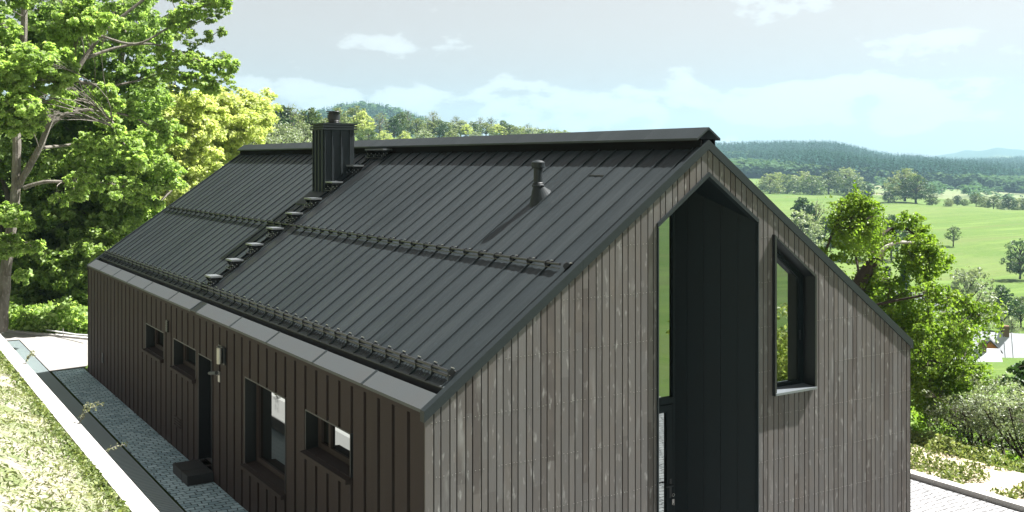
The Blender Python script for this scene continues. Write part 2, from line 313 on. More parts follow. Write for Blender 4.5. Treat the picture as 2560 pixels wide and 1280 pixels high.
def zsite(x, y):
    z = np.where(x > 11.6, -.16*(x-11.6) - .006*np.maximum(x-14, 0)**2, 0.)
    z = np.where(y < -4, z - .10*(-4-y), z)
    z = np.where((x < -1.8) & (y < 27), 0.45, z)
    return np.maximum(z, -22) - .06
def sm(t): t = np.clip(t, 0, 1); return t*t*(3-2*t)
def ground(x, y):
    x = np.asarray(x, float); y = np.asarray(y, float)
    dx = x-CAM[0]; dy = y-CAM[1]; d = dx*F[0]+dy*F[1]; l = dx*R[0]+dy*R[1]; r = np.hypot(d, l)
    ang = np.arctan2(l, d); front = sm((1.25-np.abs(ang))/.35)
    u = 1280 + FPX*np.tan(np.clip(ang, -1.0, 1.0)); zf = zfar(u, np.where(np.abs(ang) < .9, d, r))
    back = np.where(l > 0, np.interp(r, [20, 60, 200, 900, 2500], [0, -6, -22, -18, 30]), np.interp(r, [20, 60, 300, 2000], [3, 12, 40, 70]))
    lr = sm((l+15)/30); back = np.interp(r, [20, 60, 200, 900, 2500], [0, -6, -22, -18, 30])*lr + np.interp(r, [20, 60, 300, 2500], [1, 6, 30, 60])*(1-lr)
    zf = zf*front + back*(1-front)
    dist = np.hypot(np.maximum(np.maximum(-2-x, x-11), 0), np.maximum(np.maximum(-6-y, y-26), 0))
    k = sm((dist-2)/24)
    return zsite(x, y)*(1-k) + zf*k
def gz(x, y): return float(ground(x, y))
nA = 420; angs = np.concatenate([np.linspace(-math.pi, -.55, 50, endpoint=False), np.linspace(-.55, .62, 330, endpoint=False), np.linspace(.62, math.pi, 50)])
rad = np.concatenate([[0.], np.linspace(2, 60, 80), np.geomspace(61, 3600, 190)])
AA, RR = np.meshgrid(angs, rad, indexing='ij')
X = CAM[0] + RR*(np.cos(AA)*F[0]+np.sin(AA)*R[0]); Y = CAM[1] + RR*(np.cos(AA)*F[1]+np.sin(AA)*R[1])
Z = ground(X, Y)
if True:  # gentle relief
    Z = Z + np.where(RR > 60, 1., 0)*np.sin(X*.031+1)*np.cos(Y*.027)*np.minimum(RR/400, 1)*.8 + np.where((RR > 1100) & (RR < 3300), 1, 0)*sm((RR-1100)/500)*7*np.sin(X*.0062)*np.cos(Y*.0051+.6)
V = np.stack([X, Y, Z], -1).reshape(-1, 3); na, nr = AA.shape
ii, jj = np.meshgrid(np.arange(na-1), np.arange(nr-1), indexing='ij'); q = (ii*nr+jj).ravel()
faces = np.stack([q, q+nr, q+nr+1, q+1], 1)[:, ::-1]
g = npmesh('ground', V, faces, M['meadow'], smooth=True); tag(g, kind='structure')
DD = (RR*np.cos(AA))[:-1, :-1].ravel(); UU = (1280+FPX*np.tan(np.clip(AA, -1, 1)))[:-1, :-1].ravel()
g.data.materials.append(M['field']); g.data.materials.append(M['forestfloor'])
mi = np.zeros(len(faces), np.int32)
mi[(DD > 700) & (DD < 960) & (UU > 2120)] = 1
mi[(DD > 960)] = 2
mi[(DD > 500) & (UU < 1500) & (DD < 960)] = 0
g.data.polygons.foreach_set('material_index', mi)

def hill_strip(name, d0, d1, us, crest, base, m):
    rows = [(d0, 0.), ((d0+d1)/2, .7), (d1, 1.), (d1+(d1-d0)*.6, .6)]
    vv = []; 
    for d, k in rows:
        for u, c in zip(us, crest):
            p = P(u, 0, d); vv.append((p[0], p[1], base + (zc(c, d1)-base)*k))
    n = len(us); ff = [(r*n+i, r*n+i+1, (r+1)*n+i+1, (r+1)*n+i) for r in range(3) for i in range(n-1)]
    o = npmesh(name, vv, ff, m, smooth=True); tag(o, kind='structure'); return o
us = np.linspace(1650, 2900, 160)
cr = np.interp(us, [1650, 2040, 2110, 2140, 2180, 2235, 2300, 2360, 2410, 2440, 2490, 2540, 2600, 2750, 2900], [400, 396, 367, 368, 375, 386, 394, 388, 376, 378, 370, 372, 384, 378, 395]) + 1.2*np.sin(us*.09)
hill_strip('hills', 3700, 4300, us, cr, -20, M['hills'])
us = np.linspace(600, 1150, 70)
cr2 = np.interp(us, [600, 700, 780, 850, 900, 950, 1000, 1060, 1150], [312, 306, 294, 277, 270, 275, 288, 310, 340])
hill_strip('hills', 1250, 1500, us, cr2, 0, M['forestfloor'])

# ------------------------------------------------------------------ vegetation machinery
def rdir(n):
    v = rng.normal(size=(n, 3)); return v/np.linalg.norm(v, axis=1)[:, None]
def leafcards(c, nrm, size, aspect=.62):
    "c (N,3) centres, nrm (N,3); each leaf a folded diamond of two triangles sharing the midrib"
    n = len(c); a = np.cross(nrm, rdir(n)); a /= np.linalg.norm(a, axis=1)[:, None]+1e-9; b = np.cross(nrm, a)
    s = (size*np.exp(rng.normal(0, .25, n)))[:, None]*.5
    v0 = c - a*s; v2 = c + a*s; v1 = c + b*s*aspect + nrm*s*.25; v3 = c - b*s*aspect + nrm*s*.25
    V = np.stack([v0, v1, v2, v3], 1).reshape(-1, 3); k = np.arange(n)[:, None]*4
    return V, np.concatenate([k+[0, 1, 2], k+[0, 2, 3]], 1).reshape(-1, 3)
def lumpleaves(lumps, n, size, sub=9, subr=.34, up=.35, droop=0.):
    "lumps (x,y,z,r): leaves gathered in sub-clusters near each lump's skin"
    L = np.array(lumps, float); w_ = L[:, 3]**2; cnt = np.maximum((n*w_/w_.sum()).astype(int), 4)
    C_, N_, T_ = [], [], []
    for (x, y, z, r), k in zip(L, cnt):
        ns = max(int(sub), 3); sd = rdir(ns); sr = r*(.35+.65*rng.random(ns)**.5)
        sc_ = np.array([x, y, z]) + sd*sr[:, None]*[1, 1, .8]; pick = rng.integers(0, ns, k)
        off = rdir(k)*(r*subr*rng.random(k)**.45)[:, None]*[1.1, 1.1, .75]
        if droop and rng.random() < .55:      # leaves strung along hanging twigs
            m_ = max(int(k/26), 6); st = np.array([0, 0, 0]) + rdir(m_)*(r*rng.random(m_)**.4)[:, None]; ln = droop*(.35+.65*rng.random(m_)); w0 = rng.integers(0, m_, k); tt = rng.random(k)
            lean = rng.normal(0, .22, (m_, 2)); q0 = st[w0]; q0 = q0 + np.column_stack([lean[w0]*(tt*ln[w0])[:, None], -tt*ln[w0]]) + rng.normal(0, .05, (k, 3))
            C_.append(np.array([x, y, z])+q0); nn = rdir(k)+[0, 0, .2]; N_.append(nn/np.linalg.norm(nn, axis=1)[:, None]); T_.append(np.clip(rng.normal(.5, .22, k)+rng.normal(0, .2, m_)[w0], 0, 1)); continue
        p = sc_[pick]+off; C_.append(p)
        nn = rdir(k)*.8 + sd[pick]*.45 + [0, 0, up]; N_.append(nn/np.linalg.norm(nn, axis=1)[:, None])
        T_.append(np.clip(rng.normal(.5, .22, k) + rng.normal(0, .16, ns)[pick], 0, 1))
    c, nn, t = np.concatenate(C_), np.concatenate(N_), np.concatenate(T_)
    V_, F_ = leafcards(c, nn, size); return V_, F_, np.repeat(t, 2)
def limb(mb, a, b, r0, r1, bend=.12, n=5, sides=6):
    a = np.array(a, float); b = np.array(b, float); L = np.linalg.norm(b-a); off = rdir(1)[0]*L*bend; off[2] = abs(off[2])
    pts = [a*(1-t)+b*t + off*math.sin(math.pi*t) for t in np.linspace(0, 1, n)]
    mb.tube(pts, list(np.linspace(r0, r1, n)), sides, cap=False); return pts
def proto_tree(kind):
    "returns (trunk MB, crown V,F,T) for a tree of height 1"
    mb = MB(); lumps = []
    if kind == 'conifer':
        mb.tube([(0, 0, 0), (0, 0, .5), (0, 0, .97)], [.018, .011, .003], 6)
        C_, N_ = [], []
        for i in range(26):
            z = .10+.88*i/26; r = .20*(1-z)**.85*(.85+.3*rng.random()); k = 46
            an = rng.random(k)*6.283; rr = r*rng.random(k)**.5
            C_.append(np.stack([rr*np.cos(an), rr*np.sin(an), z - rr*.55 + rng.normal(0, .006, k)], 1)); N_.append(np.stack([np.cos(an)*.5, np.sin(an)*.5, np.ones(k)], 1)+rng.normal(0, .35, (k, 3)))
        c = np.concatenate(C_); nn = np.concatenate(N_); nn /= np.linalg.norm(nn, axis=1)[:, None]
        Vv, Ff = leafcards(c, nn, .055); return mb, Vv, Ff, np.repeat(rng.random(len(c)), 2)
    cfg = {'round': (.30, .16, .36, 26, 2600, .045, .17), 'tall': (.44, .14, .20, 22, 2200, .042, .13), 'sparse': (.42, .13, .30, 22, 520, .035, .15),
           'bush': (.12, .10, .46, 24, 2400, .055, .22), 'willow': (.24, .14, .36, 30, 3000, .036, .14), 'apple': (.35, .12, .44, 16, 1100, .05, .17), 'big': (.16, .12, .42, 46, 5200, .030, .15)}[kind]
    z0, tr, wr, nl, nleaf, ls, lr = cfg
    top = .88
    mb.tube([(0, 0, -.02), (.01, 0, z0*.6), (.0, .01, z0+.12)], [.03, .022, .016], 7)
    for i in range(nl):
        z = z0 + (top-z0)*(i+.5)/nl; t = (z-z0)/(top-z0); rr = wr*math.sin(math.pi*min(1, .18+.80*t))**.8*(.45+.55*rng.random()); an = i*2.4+rng.random()
        p = np.array([rr*math.cos(an), rr*math.sin(an), z]); lumps.append((*p, lr*(.55+.6*rng.random())*(1-.35*t)))
        b0 = np.array([0, 0, max(z0*.6, z-.22)]); limb(mb, b0, p, .011, .003, .1, 4, 4)
        if kind == 'sparse':
            for _ in range(5): limb(mb, p*.8+b0*.2, p+rdir(1)[0]*.11+[0, 0, .05], .0035, .001, .1, 3, 3)
    Vv, Ff, T = lumpleaves(lumps, nleaf, ls, sub=7, subr=.5)
    return mb, Vv, Ff, T
PROTO = {}
def get_proto(kind, var):
    key = (kind, var)
    if key not in PROTO:
        mb, Vv, Ff, T = proto_tree(kind)
        PROTO[key] = (mb, Vv, Ff, T, {})
    return PROTO[key]
def tree(name, kind, u, vtop, d, width, leaf, label, group=None, cat='tree', bark='darkbark', var=0, base=None, sink=0.):
    "a tree standing on the ground at photo column u, d metres ahead, its top reaching photo row vtop"
    p = P(u, 0, d); z = gz(p[0], p[1]) if base is None else base; z -= sink
    h = max(zc(vtop, d) - z, .5); mb, Vv, Ff, T, cache = get_proto(kind, var)
    if leaf not in cache:
        tm = mb.build('trunk', M[bark]); cm_ = npmesh('crown', Vv, Ff, M[leaf], tint=T); cache[leaf] = (tm.data, cm_.data)
        bpy.data.objects.remove(tm); bpy.data.objects.remove(cm_)
    r = empty(name, (p[0], p[1], z)); r.rotation_euler = (0, 0, random.random()*6.28); s = h*width; r.scale = (s, s, h)
    for nm, me in zip(('trunk', 'crown'), cache[leaf]):
        o = bpy.data.objects.new(nm, me); COL.objects.link(o); o.parent = r
    tag(r, label, cat, group); return r

# ================================================================== THE HOUSE
W2, W, LEN, AZ = 4.235, 8.47, 19.12, 5.87
TP = (AZ-H)/W2; CS = 1/math.hypot(1, TP); SN = TP*CS
def rz(x): return H + TP*(x if x <= W2 else W-x)
house = tag(empty('house', (W2, LEN/2, 0)), 'long black metal roofed gabled house with weathered board gable and dark brown ribbed side wall', 'house')
bpy.context.view_layer.update()
def hb(mb, name, m, parent=None, **k):
    o = mb.build(name, M[m] if isinstance(m, str) else m, parent or house, **k)
    if parent is None or parent is house: o.matrix_parent_inverse = HINV
    return o
from mathutils import Matrix
HINV = Matrix.Translation(Vector((W2, LEN/2, 0))).inverted()
# ---- gable boards (facing -y), alternating widths, cut round the porch and the pentagonal window
PX0, PX1, PE, PA = 3.36, 5.14, 4.79, 5.44          # porch opening
WX0, WX1, WZ0, WZL, WZR = 5.45, 6.27, 2.35, 4.56, 3.96   # right-hand window opening
def board_pieces(a, b):
    "list of (zlo_a, zlo_b, zhi_a, zhi_b)"
    top = lambda x: rz(x) - .10
    mid = (a+b)/2
    if PX0 < mid < PX1:
        f = lambda x: PE + (PA-PE)*(1-abs(x-W2)/(W2-PX0)) if PX0 <= x <= PX1 else PE
        return [(f(a), f(b), top(a), top(b))]
    if WX0 < mid < WX1:
        f = lambda x: WZL + (WZR-WZL)*(min(max(x, WX0), WX1)-WX0)/(WX1-WX0)
        return [(-.2, -.2, WZ0, WZ0), (f(a), f(b), top(a), top(b))]
    return [(-.2, -.2, top(a), top(b))]
def gable(front=True):
    mb = MB(); x = .005; i = 0; cuts = [PX0, PX1, WX0, WX1, W2]
    y0, y1 = (0, .024) if front else (LEN, LEN-.024)
    while x < W-.01:
        wdt = .1165 if i % 2 == 0 else .0895; x1 = min(x+wdt, W)
        a, b = x, x1-.016; segs = [a]+[c for c in cuts if a+.004 < c < b-.004]+[b]
        mb.cur = float(rng.random())
        for p, q in zip(segs[:-1], segs[1:]):
            if front: pcs = board_pieces(p, q)
            else: pcs = [(-.2, -.2, rz(p)-.1, rz(q)-.1)]
            for (l0, l1, h0, h1) in pcs:
                yj = (rng.random()*.003-.0015)
                mb.prism([(p, l0), (q, l1), (q, h1), (p, h0)], 'y', y0+yj, y1)
        x = x1; i += 1
    return mb
# backing behind boards with the openings left free
bk = MB()
def plate(mb, xs, zlo, zhi, ya, yb):
    for a, b in zip(xs[:-1], xs[1:]): mb.prism([(a, zlo(a, b, a)), (b, zlo(a, b, b)), (b, zhi(b)), (a, zhi(a))], 'y', ya, yb)
topb = lambda x: rz(x)-.12
for (a, b) in [(.01, PX0), (PX1, WX0), (WX1, W-.01)]: 
    bk.prism([(a, -.2), (b, -.2), (b, topb(b)), (a, topb(a))], 'y', .026, .06)
bk.prism([(PX0, PE), (W2, PA), (W2, topb(W2)), (PX0, topb(PX0))], 'y', .026, .06)
bk.prism([(W2, PA), (PX1, PE), (PX1, topb(PX1)), (W2, topb(W2))], 'y', .026, .06)
bk.prism([(WX0, -.2), (WX1, -.2), (WX1, WZ0), (WX0, WZ0)], 'y', .026, .06)
bk.prism([(WX0, WZL), (WX1, WZR), (WX1, topb(WX1)), (WX0, topb(WX0))], 'y', .026, .06)
hb(bk, 'wall_lining', 'black')
hb(gable(False), 'rear_gable_wall', 'boards')
# nails on boards: tiny bright heads in rows
nl = MB(); x = .005; i = 0
while x < W-.01:
    wdt = .1165 if i % 2 == 0 else .0895
    for z in np.arange(.2, 5.6, .62):
        for fx in (.25, .72):
            xx = x+wdt*fx; zz = z+rng.random()*.012
            if zz > rz(xx)-.2 or (PX0-.02 < xx < PX1+.02 and zz < PA) or (WX0-.03 < xx < WX1+.03 and WZ0-.03 < zz < WZL): continue
            if rng.random() < .8: nl.box((xx-.0035, -.004, zz-.0035), (xx+.0035, .002, zz+.0035))
    x += wdt; i += 1
gb = gable(); gb.add(nl, M['silver']); hb(gb, 'gable_wall', 'boards')['label'] = 'weathered grey brown vertical boards facing the camera'
# ---- side wall: ribbed panels with deep joints on x=0
OPEN = [(2.03, 3.56, 1.57, 2.12), (4.36, 6.18, .74, 2.12), (7.98, 8.80, .17, 2.09), (8.98, 10.50, 1.60, 2.12), (11.27, 12.74, 1.60, 2.12)]
def strips(y0, y1):
    "z-ranges of wall left between openings for the strip y0..y1, cutting y too"
    ys = sorted({y0, y1} | {q for o in OPEN for q in o[:2] if y0 < q < y1}); res = []
    for a, b in zip(ys[:-1], ys[1:]):
        m_ = (a+b)/2; o = [q for q in OPEN if q[0] < m_ < q[1]]
        if o: res += [(a, b, -.2, o[0][2]), (a, b, o[0][3], H-.09)]
        else: res.append((a, b, -.2, H-.09))
    return res
sw = MB(); y = .024; edges = [.024]+[.40+.396*k for k in range(48) if .40+.396*k < LEN-.1]+[LEN-.024]
for k in range(len(edges)-1):
    a = edges[k]+(.040 if k else 0); b = edges[k+1]-(.040 if k < len(edges)-2 else 0); sw.cur = float(rng.random())
    for (p, q_, z0, z1) in strips(a, b): sw.box((0, p, z0), (.085, q_, z1))
hb(sw, 'side_wall', 'side')['label'] = 'dark brown vertical metal panels with deep dark joints'
lin = MB()
for (p, q_, z0, z1) in strips(.07, LEN-.05): lin.box((.09, p+.0, z0), (.12, q_, z1))
hb(lin, 'wall_lining', 'black')
fs = MB(); fs.box((W-.06, .03, -.2), (W-.001, LEN-.03, H-.06)); hb(fs, 'far_side_wall', 'side')
# head flashing under the coping
hf = MB(); hf.box((-.004, 0, H-.088), (.06, LEN, H-.002)); hb(hf, 'eave_flashing', 'side')
# ---- roof slopes with bowed pans and standing seams
def roof_side(side):
    mb = MB(); X0 = .30 if side else .02; seams = [.565+.4105*k for k in range(-1, 46)]; seams = [s for s in seams if .12 < s < LEN-.12]
    es = [.03]+seams+[LEN-.03]; off = -.034
    def pt(x, y, dz):
        z = H + TP*x + off + dz; return (x, y, z) if side else (W-x, y, z)
    for a, b in zip(es[:-1], es[1:]):
        mb.cur = float(rng.random()); prof = [(0, 0), (.10, .004), (.30, .0085), (.5, .003), (.7, .0085), (.90, .004), (1, 0)]
        dz0 = rng.normal(0, .0012)
        for (s0, h0), (s1, h1) in zip(prof[:-1], prof[1:]):
            ya, yb = a+(b-a)*s0, a+(b-a)*s1; xs = np.linspace(X0, W2, 4)
            for xa, xb in zip(xs[:-1], xs[1:]):
                qd = [pt(xa, ya, h0+dz0*(xa > 1)), pt(xb, ya, h0+dz0*(xb > 1)), pt(xb, yb, h1+dz0*(xb > 1)), pt(xa, yb, h1+dz0*(xa > 1))]
                mb.quad(*(qd if side else qd[::-1]))
    for s in seams:
        mb.cur = .5
        a0 = pt(X0, s-.007, 0); 
        mb.hexa([pt(X0, s-.006, -.01), pt(W2, s-.006, -.01), pt(W2, s+.006, -.01), pt(X0, s+.006, -.01), pt(X0, s-.006, .030), pt(W2, s-.006, .030), pt(W2, s+.006, .030), pt(X0, s+.006, .030)])
    return mb, seams
rb_, SEAMS = roof_side(True); hb(rb_, 'roof', 'roof')
hb(roof_side(False)[0], 'roof', 'roof')
core = MB(); core.prism([(.34, H+TP*.34-.10), (W2, AZ-.10), (W-.06, H-.02), (W-.06, H-.14), (W2, AZ-.22), (.34, H+TP*.34-.22)], 'y', .07, LEN-.07); hb(core, 'roof_lining', 'black')
# transverse lap of one pan near the front
lp = MB(); xa = 3.60
lp.hexa([(xa-.006, 1.40, rz(xa)-.03), (xa+.006, 1.40, rz(xa)-.022), (xa+.006, 1.77, rz(xa)-.022), (xa-.006, 1.77, rz(xa)-.03), (xa-.006, 1.40, rz(xa)-.018), (xa+.006, 1.40, rz(xa)-.010), (xa+.006, 1.77, rz(xa)-.010), (xa-.006, 1.77, rz(xa)-.018)])
hb(lp, 'pan_lap', 'dark')
# ---- eave coping, box gutter
cp = MB(); js = [.012, 1.66, 3.28, 5.15, 6.95, 8.95]+[9.30, 10.9, 12.95, 14.5, 16.0, 17.5, LEN-.012]
for a, b in zip(js[:-1], js[1:]):
    cp.cur = 0
    if abs(a-8.95) < .01: continue
    x1 = .20; cp.hexa([(-.012, a+.003, H-.010), (x1, a+.003, H+TP*x1-.012), (x1, b-.003, H+TP*x1-.012), (-.012, b-.003, H-.010), (-.012, a+.003, H+.002), (x1, a+.003, H+TP*x1), (x1, b-.003, H+TP*x1), (-.012, b-.003, H+.002)])
    cp.box((-.012, a+.003, H-.035), (-.006, b-.003, H-.011))
c2 = MB(); x1 = .205
for a in js[1:-1]:
    c2.hexa([(-.014, a-.03, H-.013), (x1, a-.03, H+TP*x1-.015), (x1, a+.03, H+TP*x1-.015), (-.014, a+.03, H-.013), (-.014, a-.03, H+.0045), (x1, a-.03, H+TP*x1+.0025), (x1, a+.03, H+TP*x1+.0025), (-.014, a+.03, H+.0045)])
cp.add(c2, M['trim'])
c3 = MB(); a, b = 8.985, 9.265
c3.hexa([(-.013, a, H-.012), (x1, a, H+TP*x1-.014), (x1, b, H+TP*x1-.014), (-.013, b, H-.012), (-.013, a, H-.001), (x1, a, H+TP*x1-.003), (x1, b, H+TP*x1-.003), (-.013, b, H-.001)])
cp.add(c3, M['dark']); hb(cp, 'eave_coping', 'coping')
gt = MB(); gt.box((.201, .06, H-.10), (.207, LEN-.06, H+TP*.2-.02)); gt.box((.207, .06, H-.10), (.335, LEN-.06, H-.09)); gt.box((.335, .06, H-.09), (.345, LEN-.06, H+TP*.33-.05))
hb(gt, 'gutter', 'gutter')
# ---- verge trims (front and rear), both slopes
for name, (ya, yb) in (('verge_trim', (-.022, .075)), ('rear_verge_trim', (LEN-.075, LEN+.022))):
    vt = MB(); sgn = 1
    for side in (0, 1):
        def q(x, dz, y): return (x if side == 0 else W-x, y, H+TP*x+dz)
        segs = [(-.02, 2.16), (2.163, W2)] if side == 0 else [(-.02, W2)]
        for x0, x1 in segs:
            vt.hexa([q(x0, -.115, ya), q(x1, -.115, ya), q(x1, -.115, yb), q(x0, -.115, yb), q(x0, .012, ya), q(x1, .012, ya), q(x1, .012, yb), q(x0, .012, yb)])
    hb(vt, 'verge_trim', 'trim')
# ---- ridge cap
rc = MB(); hw = .205; zt = 6.05; dr = hw*TP
for k in range(17):
    a = -.02+k*1.128; b = min(a+1.124, LEN+.02) if k < 16 else LEN+.02
    for s in (-1, 1):
        def q(x, z, y): return (W2+s*x, y, z)
        rc.hexa([q(0, zt-.03, a), q(hw, zt-dr-.03, a), q(hw, zt-dr-.03, b), q(0, zt-.03, b), q(0, zt, a), q(hw, zt-dr, a), q(hw, zt-dr, b), q(0, zt, b)])
hb(rc, 'ridge_cap', 'roof')
rv = MB(); 
for s in (-1, 1):
    def q(x, z, y): return (W2+s*x, y, z)
    rv.hexa([q(hw-.095, rz(W2-hw)-.05, -.005), q(hw-.08, rz(W2-hw)-.05, -.005), q(hw-.08, rz(W2-hw)-.05, LEN), q(hw-.095, rz(W2-hw)-.05, LEN), q(hw-.095, zt-dr-.01, -.005), q(hw-.08, zt-dr-.025, -.005), q(hw-.08, zt-dr-.025, LEN), q(hw-.095, zt-dr-.01, LEN)])
hb(rv, 'ridge_vent', 'black')  # skirt under the cap, its shade put into the black colour
# ---- porch recess: glazed back wall, splayed panelled wall on the right
D = .90; GX = 4.40
pn = MB()
A0, A1 = np.array([PX1, .03]), np.array([GX, D+.02]); dv_ = A1-A0; nv_ = np.array([-dv_[1], dv_[0]])/np.linalg.norm(dv_)*-.04
for a, b in zip([0, .205, .41, .61, .81], [.2015, .4065, .6065, .8065, 1.0]):
    p, q = A0+dv_*a, A0+dv_*b; pn.prism([tuple(p), tuple(q), tuple(q+nv_), tuple(p+nv_)], 'z', -.15, PE+(PA-PE)*(1-abs(q[0]-W2)/(W2-PX0))+.03)
for a, b in [(.0, .42), (.4235, D-.03)]: pn.box((PX0-.03, a+.03, -.15), (PX0+.0, b+.03, PE-.02))
ps = hb(pn, 'porch_panel', 'panel'); ps['label'] = 'near black smooth panels lining the recessed porch'
pb = MB(); pb.prism([tuple(A0+nv_*1.1), tuple(A1+nv_*1.1), tuple(A1+nv_*1.5), tuple(A0+nv_*1.5)], 'z', -.15, PE+.03); hb(pb, 'porch_lining', 'black')
pc = MB()
for a, b in [(.03, .47), (.475, D+.06)]:
    for s in (-1, 1):
        def q(x, z, y): return (W2+s*x, y, z)
        hx = W2-PX0
        pc.hexa([q(0, PA, a), q(hx, PE, a), q(hx, PE, b), q(0, PA, b), q(0, PA+.03, a), q(hx, PE+.03, a), q(hx, PE+.03, b), q(0, PA+.03, b)])
hb(pc, 'porch_ceiling', 'panel')
# porch trim around the opening
pt_ = MB(); ya, yb = -.03, .06; tw = .028
for s in (-1, 1):
    def q(x, z, y): return (W2+s*x, y, z)
    hx = PX1-W2+.012 if s > 0 else W2-PX0+.012
    pt_.hexa([q(0, PA-.045, ya), q(hx, PE-.045, ya), q(hx, PE-.045, yb), q(0, PA-.045, yb), q(0, PA+.012, ya), q(hx, PE+.012, ya), q(hx, PE+.012, yb), q(0, PA+.012, yb)])
    pt_.hexa([q(hx-.016, -.15, ya), q(hx, -.15, ya), q(hx, -.15, yb), q(hx-.016, -.15, yb), q(hx-.016, PE-.045, ya), q(hx, PE-.045, ya), q(hx, PE-.045, yb), q(hx-.016, PE-.045, yb)])
hb(pt_, 'porch_trim', 'trim')
pf = MB(); pf.box((PX0, .03, -.15), (PX1, D+.1, .02)); hb(pf, 'porch_floor', 'conc')
gw = MB(); ya_, yb_ = D-.05, D+.03; soff = lambda x: PE+(PA-PE)*(1-abs(x-W2)/(W2-PX0))
gw.box((GX-.03, ya_, .02), (GX+.01, yb_, soff(GX)-.02)); gw.box((PX0+.07, ya_, 2.20), (GX-.03, yb_, 2.29)); gw.box((PX0, ya_, .02), (PX0+.07, yb_, PE))
gw.prism([(PX0+.07, PE-.03), (PX0+.07, soff(PX0+.07)), (W2, PA), (GX-.03, soff(GX-.03)), (GX-.03, soff(GX-.03)-.07), (W2, PA-.07)][::-1], 'y', ya_, yb_)
sf = hb(gw, 'porch_window', 'panel')
g1 = MB(); g1.prism([(PX0+.06, 2.28), (GX-.02, 2.28), (GX-.02, soff(GX)-.05), (W2, PA-.05), (PX0+.06, PE-.02)], 'y', D-.012, D); hb(g1, 'pane', 'glass', sf)
dx0, dx1, dzt = 3.50, GX-.045, 2.19
dw = MB(); dw.box((dx0, ya_-.01, .03), (dx0+.10, D, dzt)); dw.box((dx1-.10, ya_-.01, .03), (dx1, D, dzt)); dw.box((dx0+.1, ya_-.01, dzt-.10), (dx1-.10, D, dzt)); dw.box((dx0+.1, ya_-.01, .03), (dx1-.10, D, .14))
dr_ = hb(dw, 'door', 'panel')
g2 = MB(); g2.box((dx0+.09, D-.025, .13), (dx1-.09, D-.015, dzt-.09)); hb(g2, 'pane', 'glass', dr_)
hd = MB(); hx_, hz = dx1-.045, 1.02; yh = ya_-.01
hd.box((hx_-.018, yh-.010, hz-.13), (hx_+.018, yh-.0005, hz+.13)); hd.tube([(hx_, yh-.005, hz+.05), (hx_, yh-.06, hz+.05), (hx_-.02, yh-.065, hz+.05), (hx_-.13, yh-.065, hz+.05)], .010, 8)
hb(hd, 'handle', 'dark', dr_)
ky = MB(); ky.tube([(hx_+.03+.02*math.cos(t), yh-.035, hz-.09+.02*math.sin(t)) for t in np.linspace(0, 6.28, 12)], .003, 5)
ky.box((hx_+.022, yh-.0353, hz-.205), (hx_+.038, yh-.033, hz-.15)); ky.box((hx_+.034, yh-.0358, hz-.235), (hx_+.046, yh-.0354, hz-.15)); ky.box((hx_+.010, yh-.033, hz-.225), (hx_+.022, yh-.030, hz-.15))
ky.tube([(hx_+.03, yh-.004, hz-.11), (hx_+.03, yh-.035, hz-.11)], .004, 5)
tag(hb(ky, 'keys', 'silver'), 'bunch of silver keys hanging in the porch door lock', 'keys'); k_ = bpy.data.objects['keys']; k_.parent = None; k_.matrix_parent_inverse = Matrix()
# ---- pentagonal window in the gable
pw = MB(); ya, yb = -.055, .24; t_ = .022
def five(e): return [(WX0-e, WZ0-e), (WX1+e, WZ0-e), (WX1+e, WZR+e*.6), (WX0-e, WZL+e*1.5)]
o_, i_ = five(.012), five(-t_)
for k in range(4):
    a, b = o_[k], o_[(k+1) % 4]; c, d_ = i_[(k+1) % 4], i_[k]; pw.prism([a, b, c, d_], 'y', ya, yb)
sd = hb(pw, 'gable_window', 'dark')
fm = MB(); o2, i2 = five(-.02), five(-.060)
for k in range(4): fm.prism([o2[k], o2[(k+1) % 4], i2[(k+1) % 4], i2[k]], 'y', .165, .235)
hb(fm, 'frame', 'panel', sd)
fm = MB(); i3, i4 = five(-.062), five(-.095)
for k in range(4): fm.prism([i3[k], i3[(k+1) % 4], i4[(k+1) % 4], i4[k]], 'y', .18, .23)
hb(fm, 'sash', 'panel', sd)
gm = MB(); gm.prism(five(-.085), 'y', .205, .215); hb(gm, 'pane', 'glass', sd)
sm_ = MB(); sm_.hexa([(WX0-.005, -.07, WZ0-.006), (WX1+.005, -.07, WZ0-.006), (WX1-.02, .21, WZ0+.02), (WX0+.02, .21, WZ0+.02), (WX0-.005, -.07, WZ0+.026), (WX1+.005, -.07, WZ0+.026), (WX1-.02, .21, WZ0+.045), (WX0+.02, .21, WZ0+.045)])
hb(sm_, 'sill', 'sill', sd)
hb_ = MB(); hb_.box((WX1-.09, .168, 3.02), (WX1-.075, .181, 3.16)); hb(hb_, 'handle', 'dark', sd)
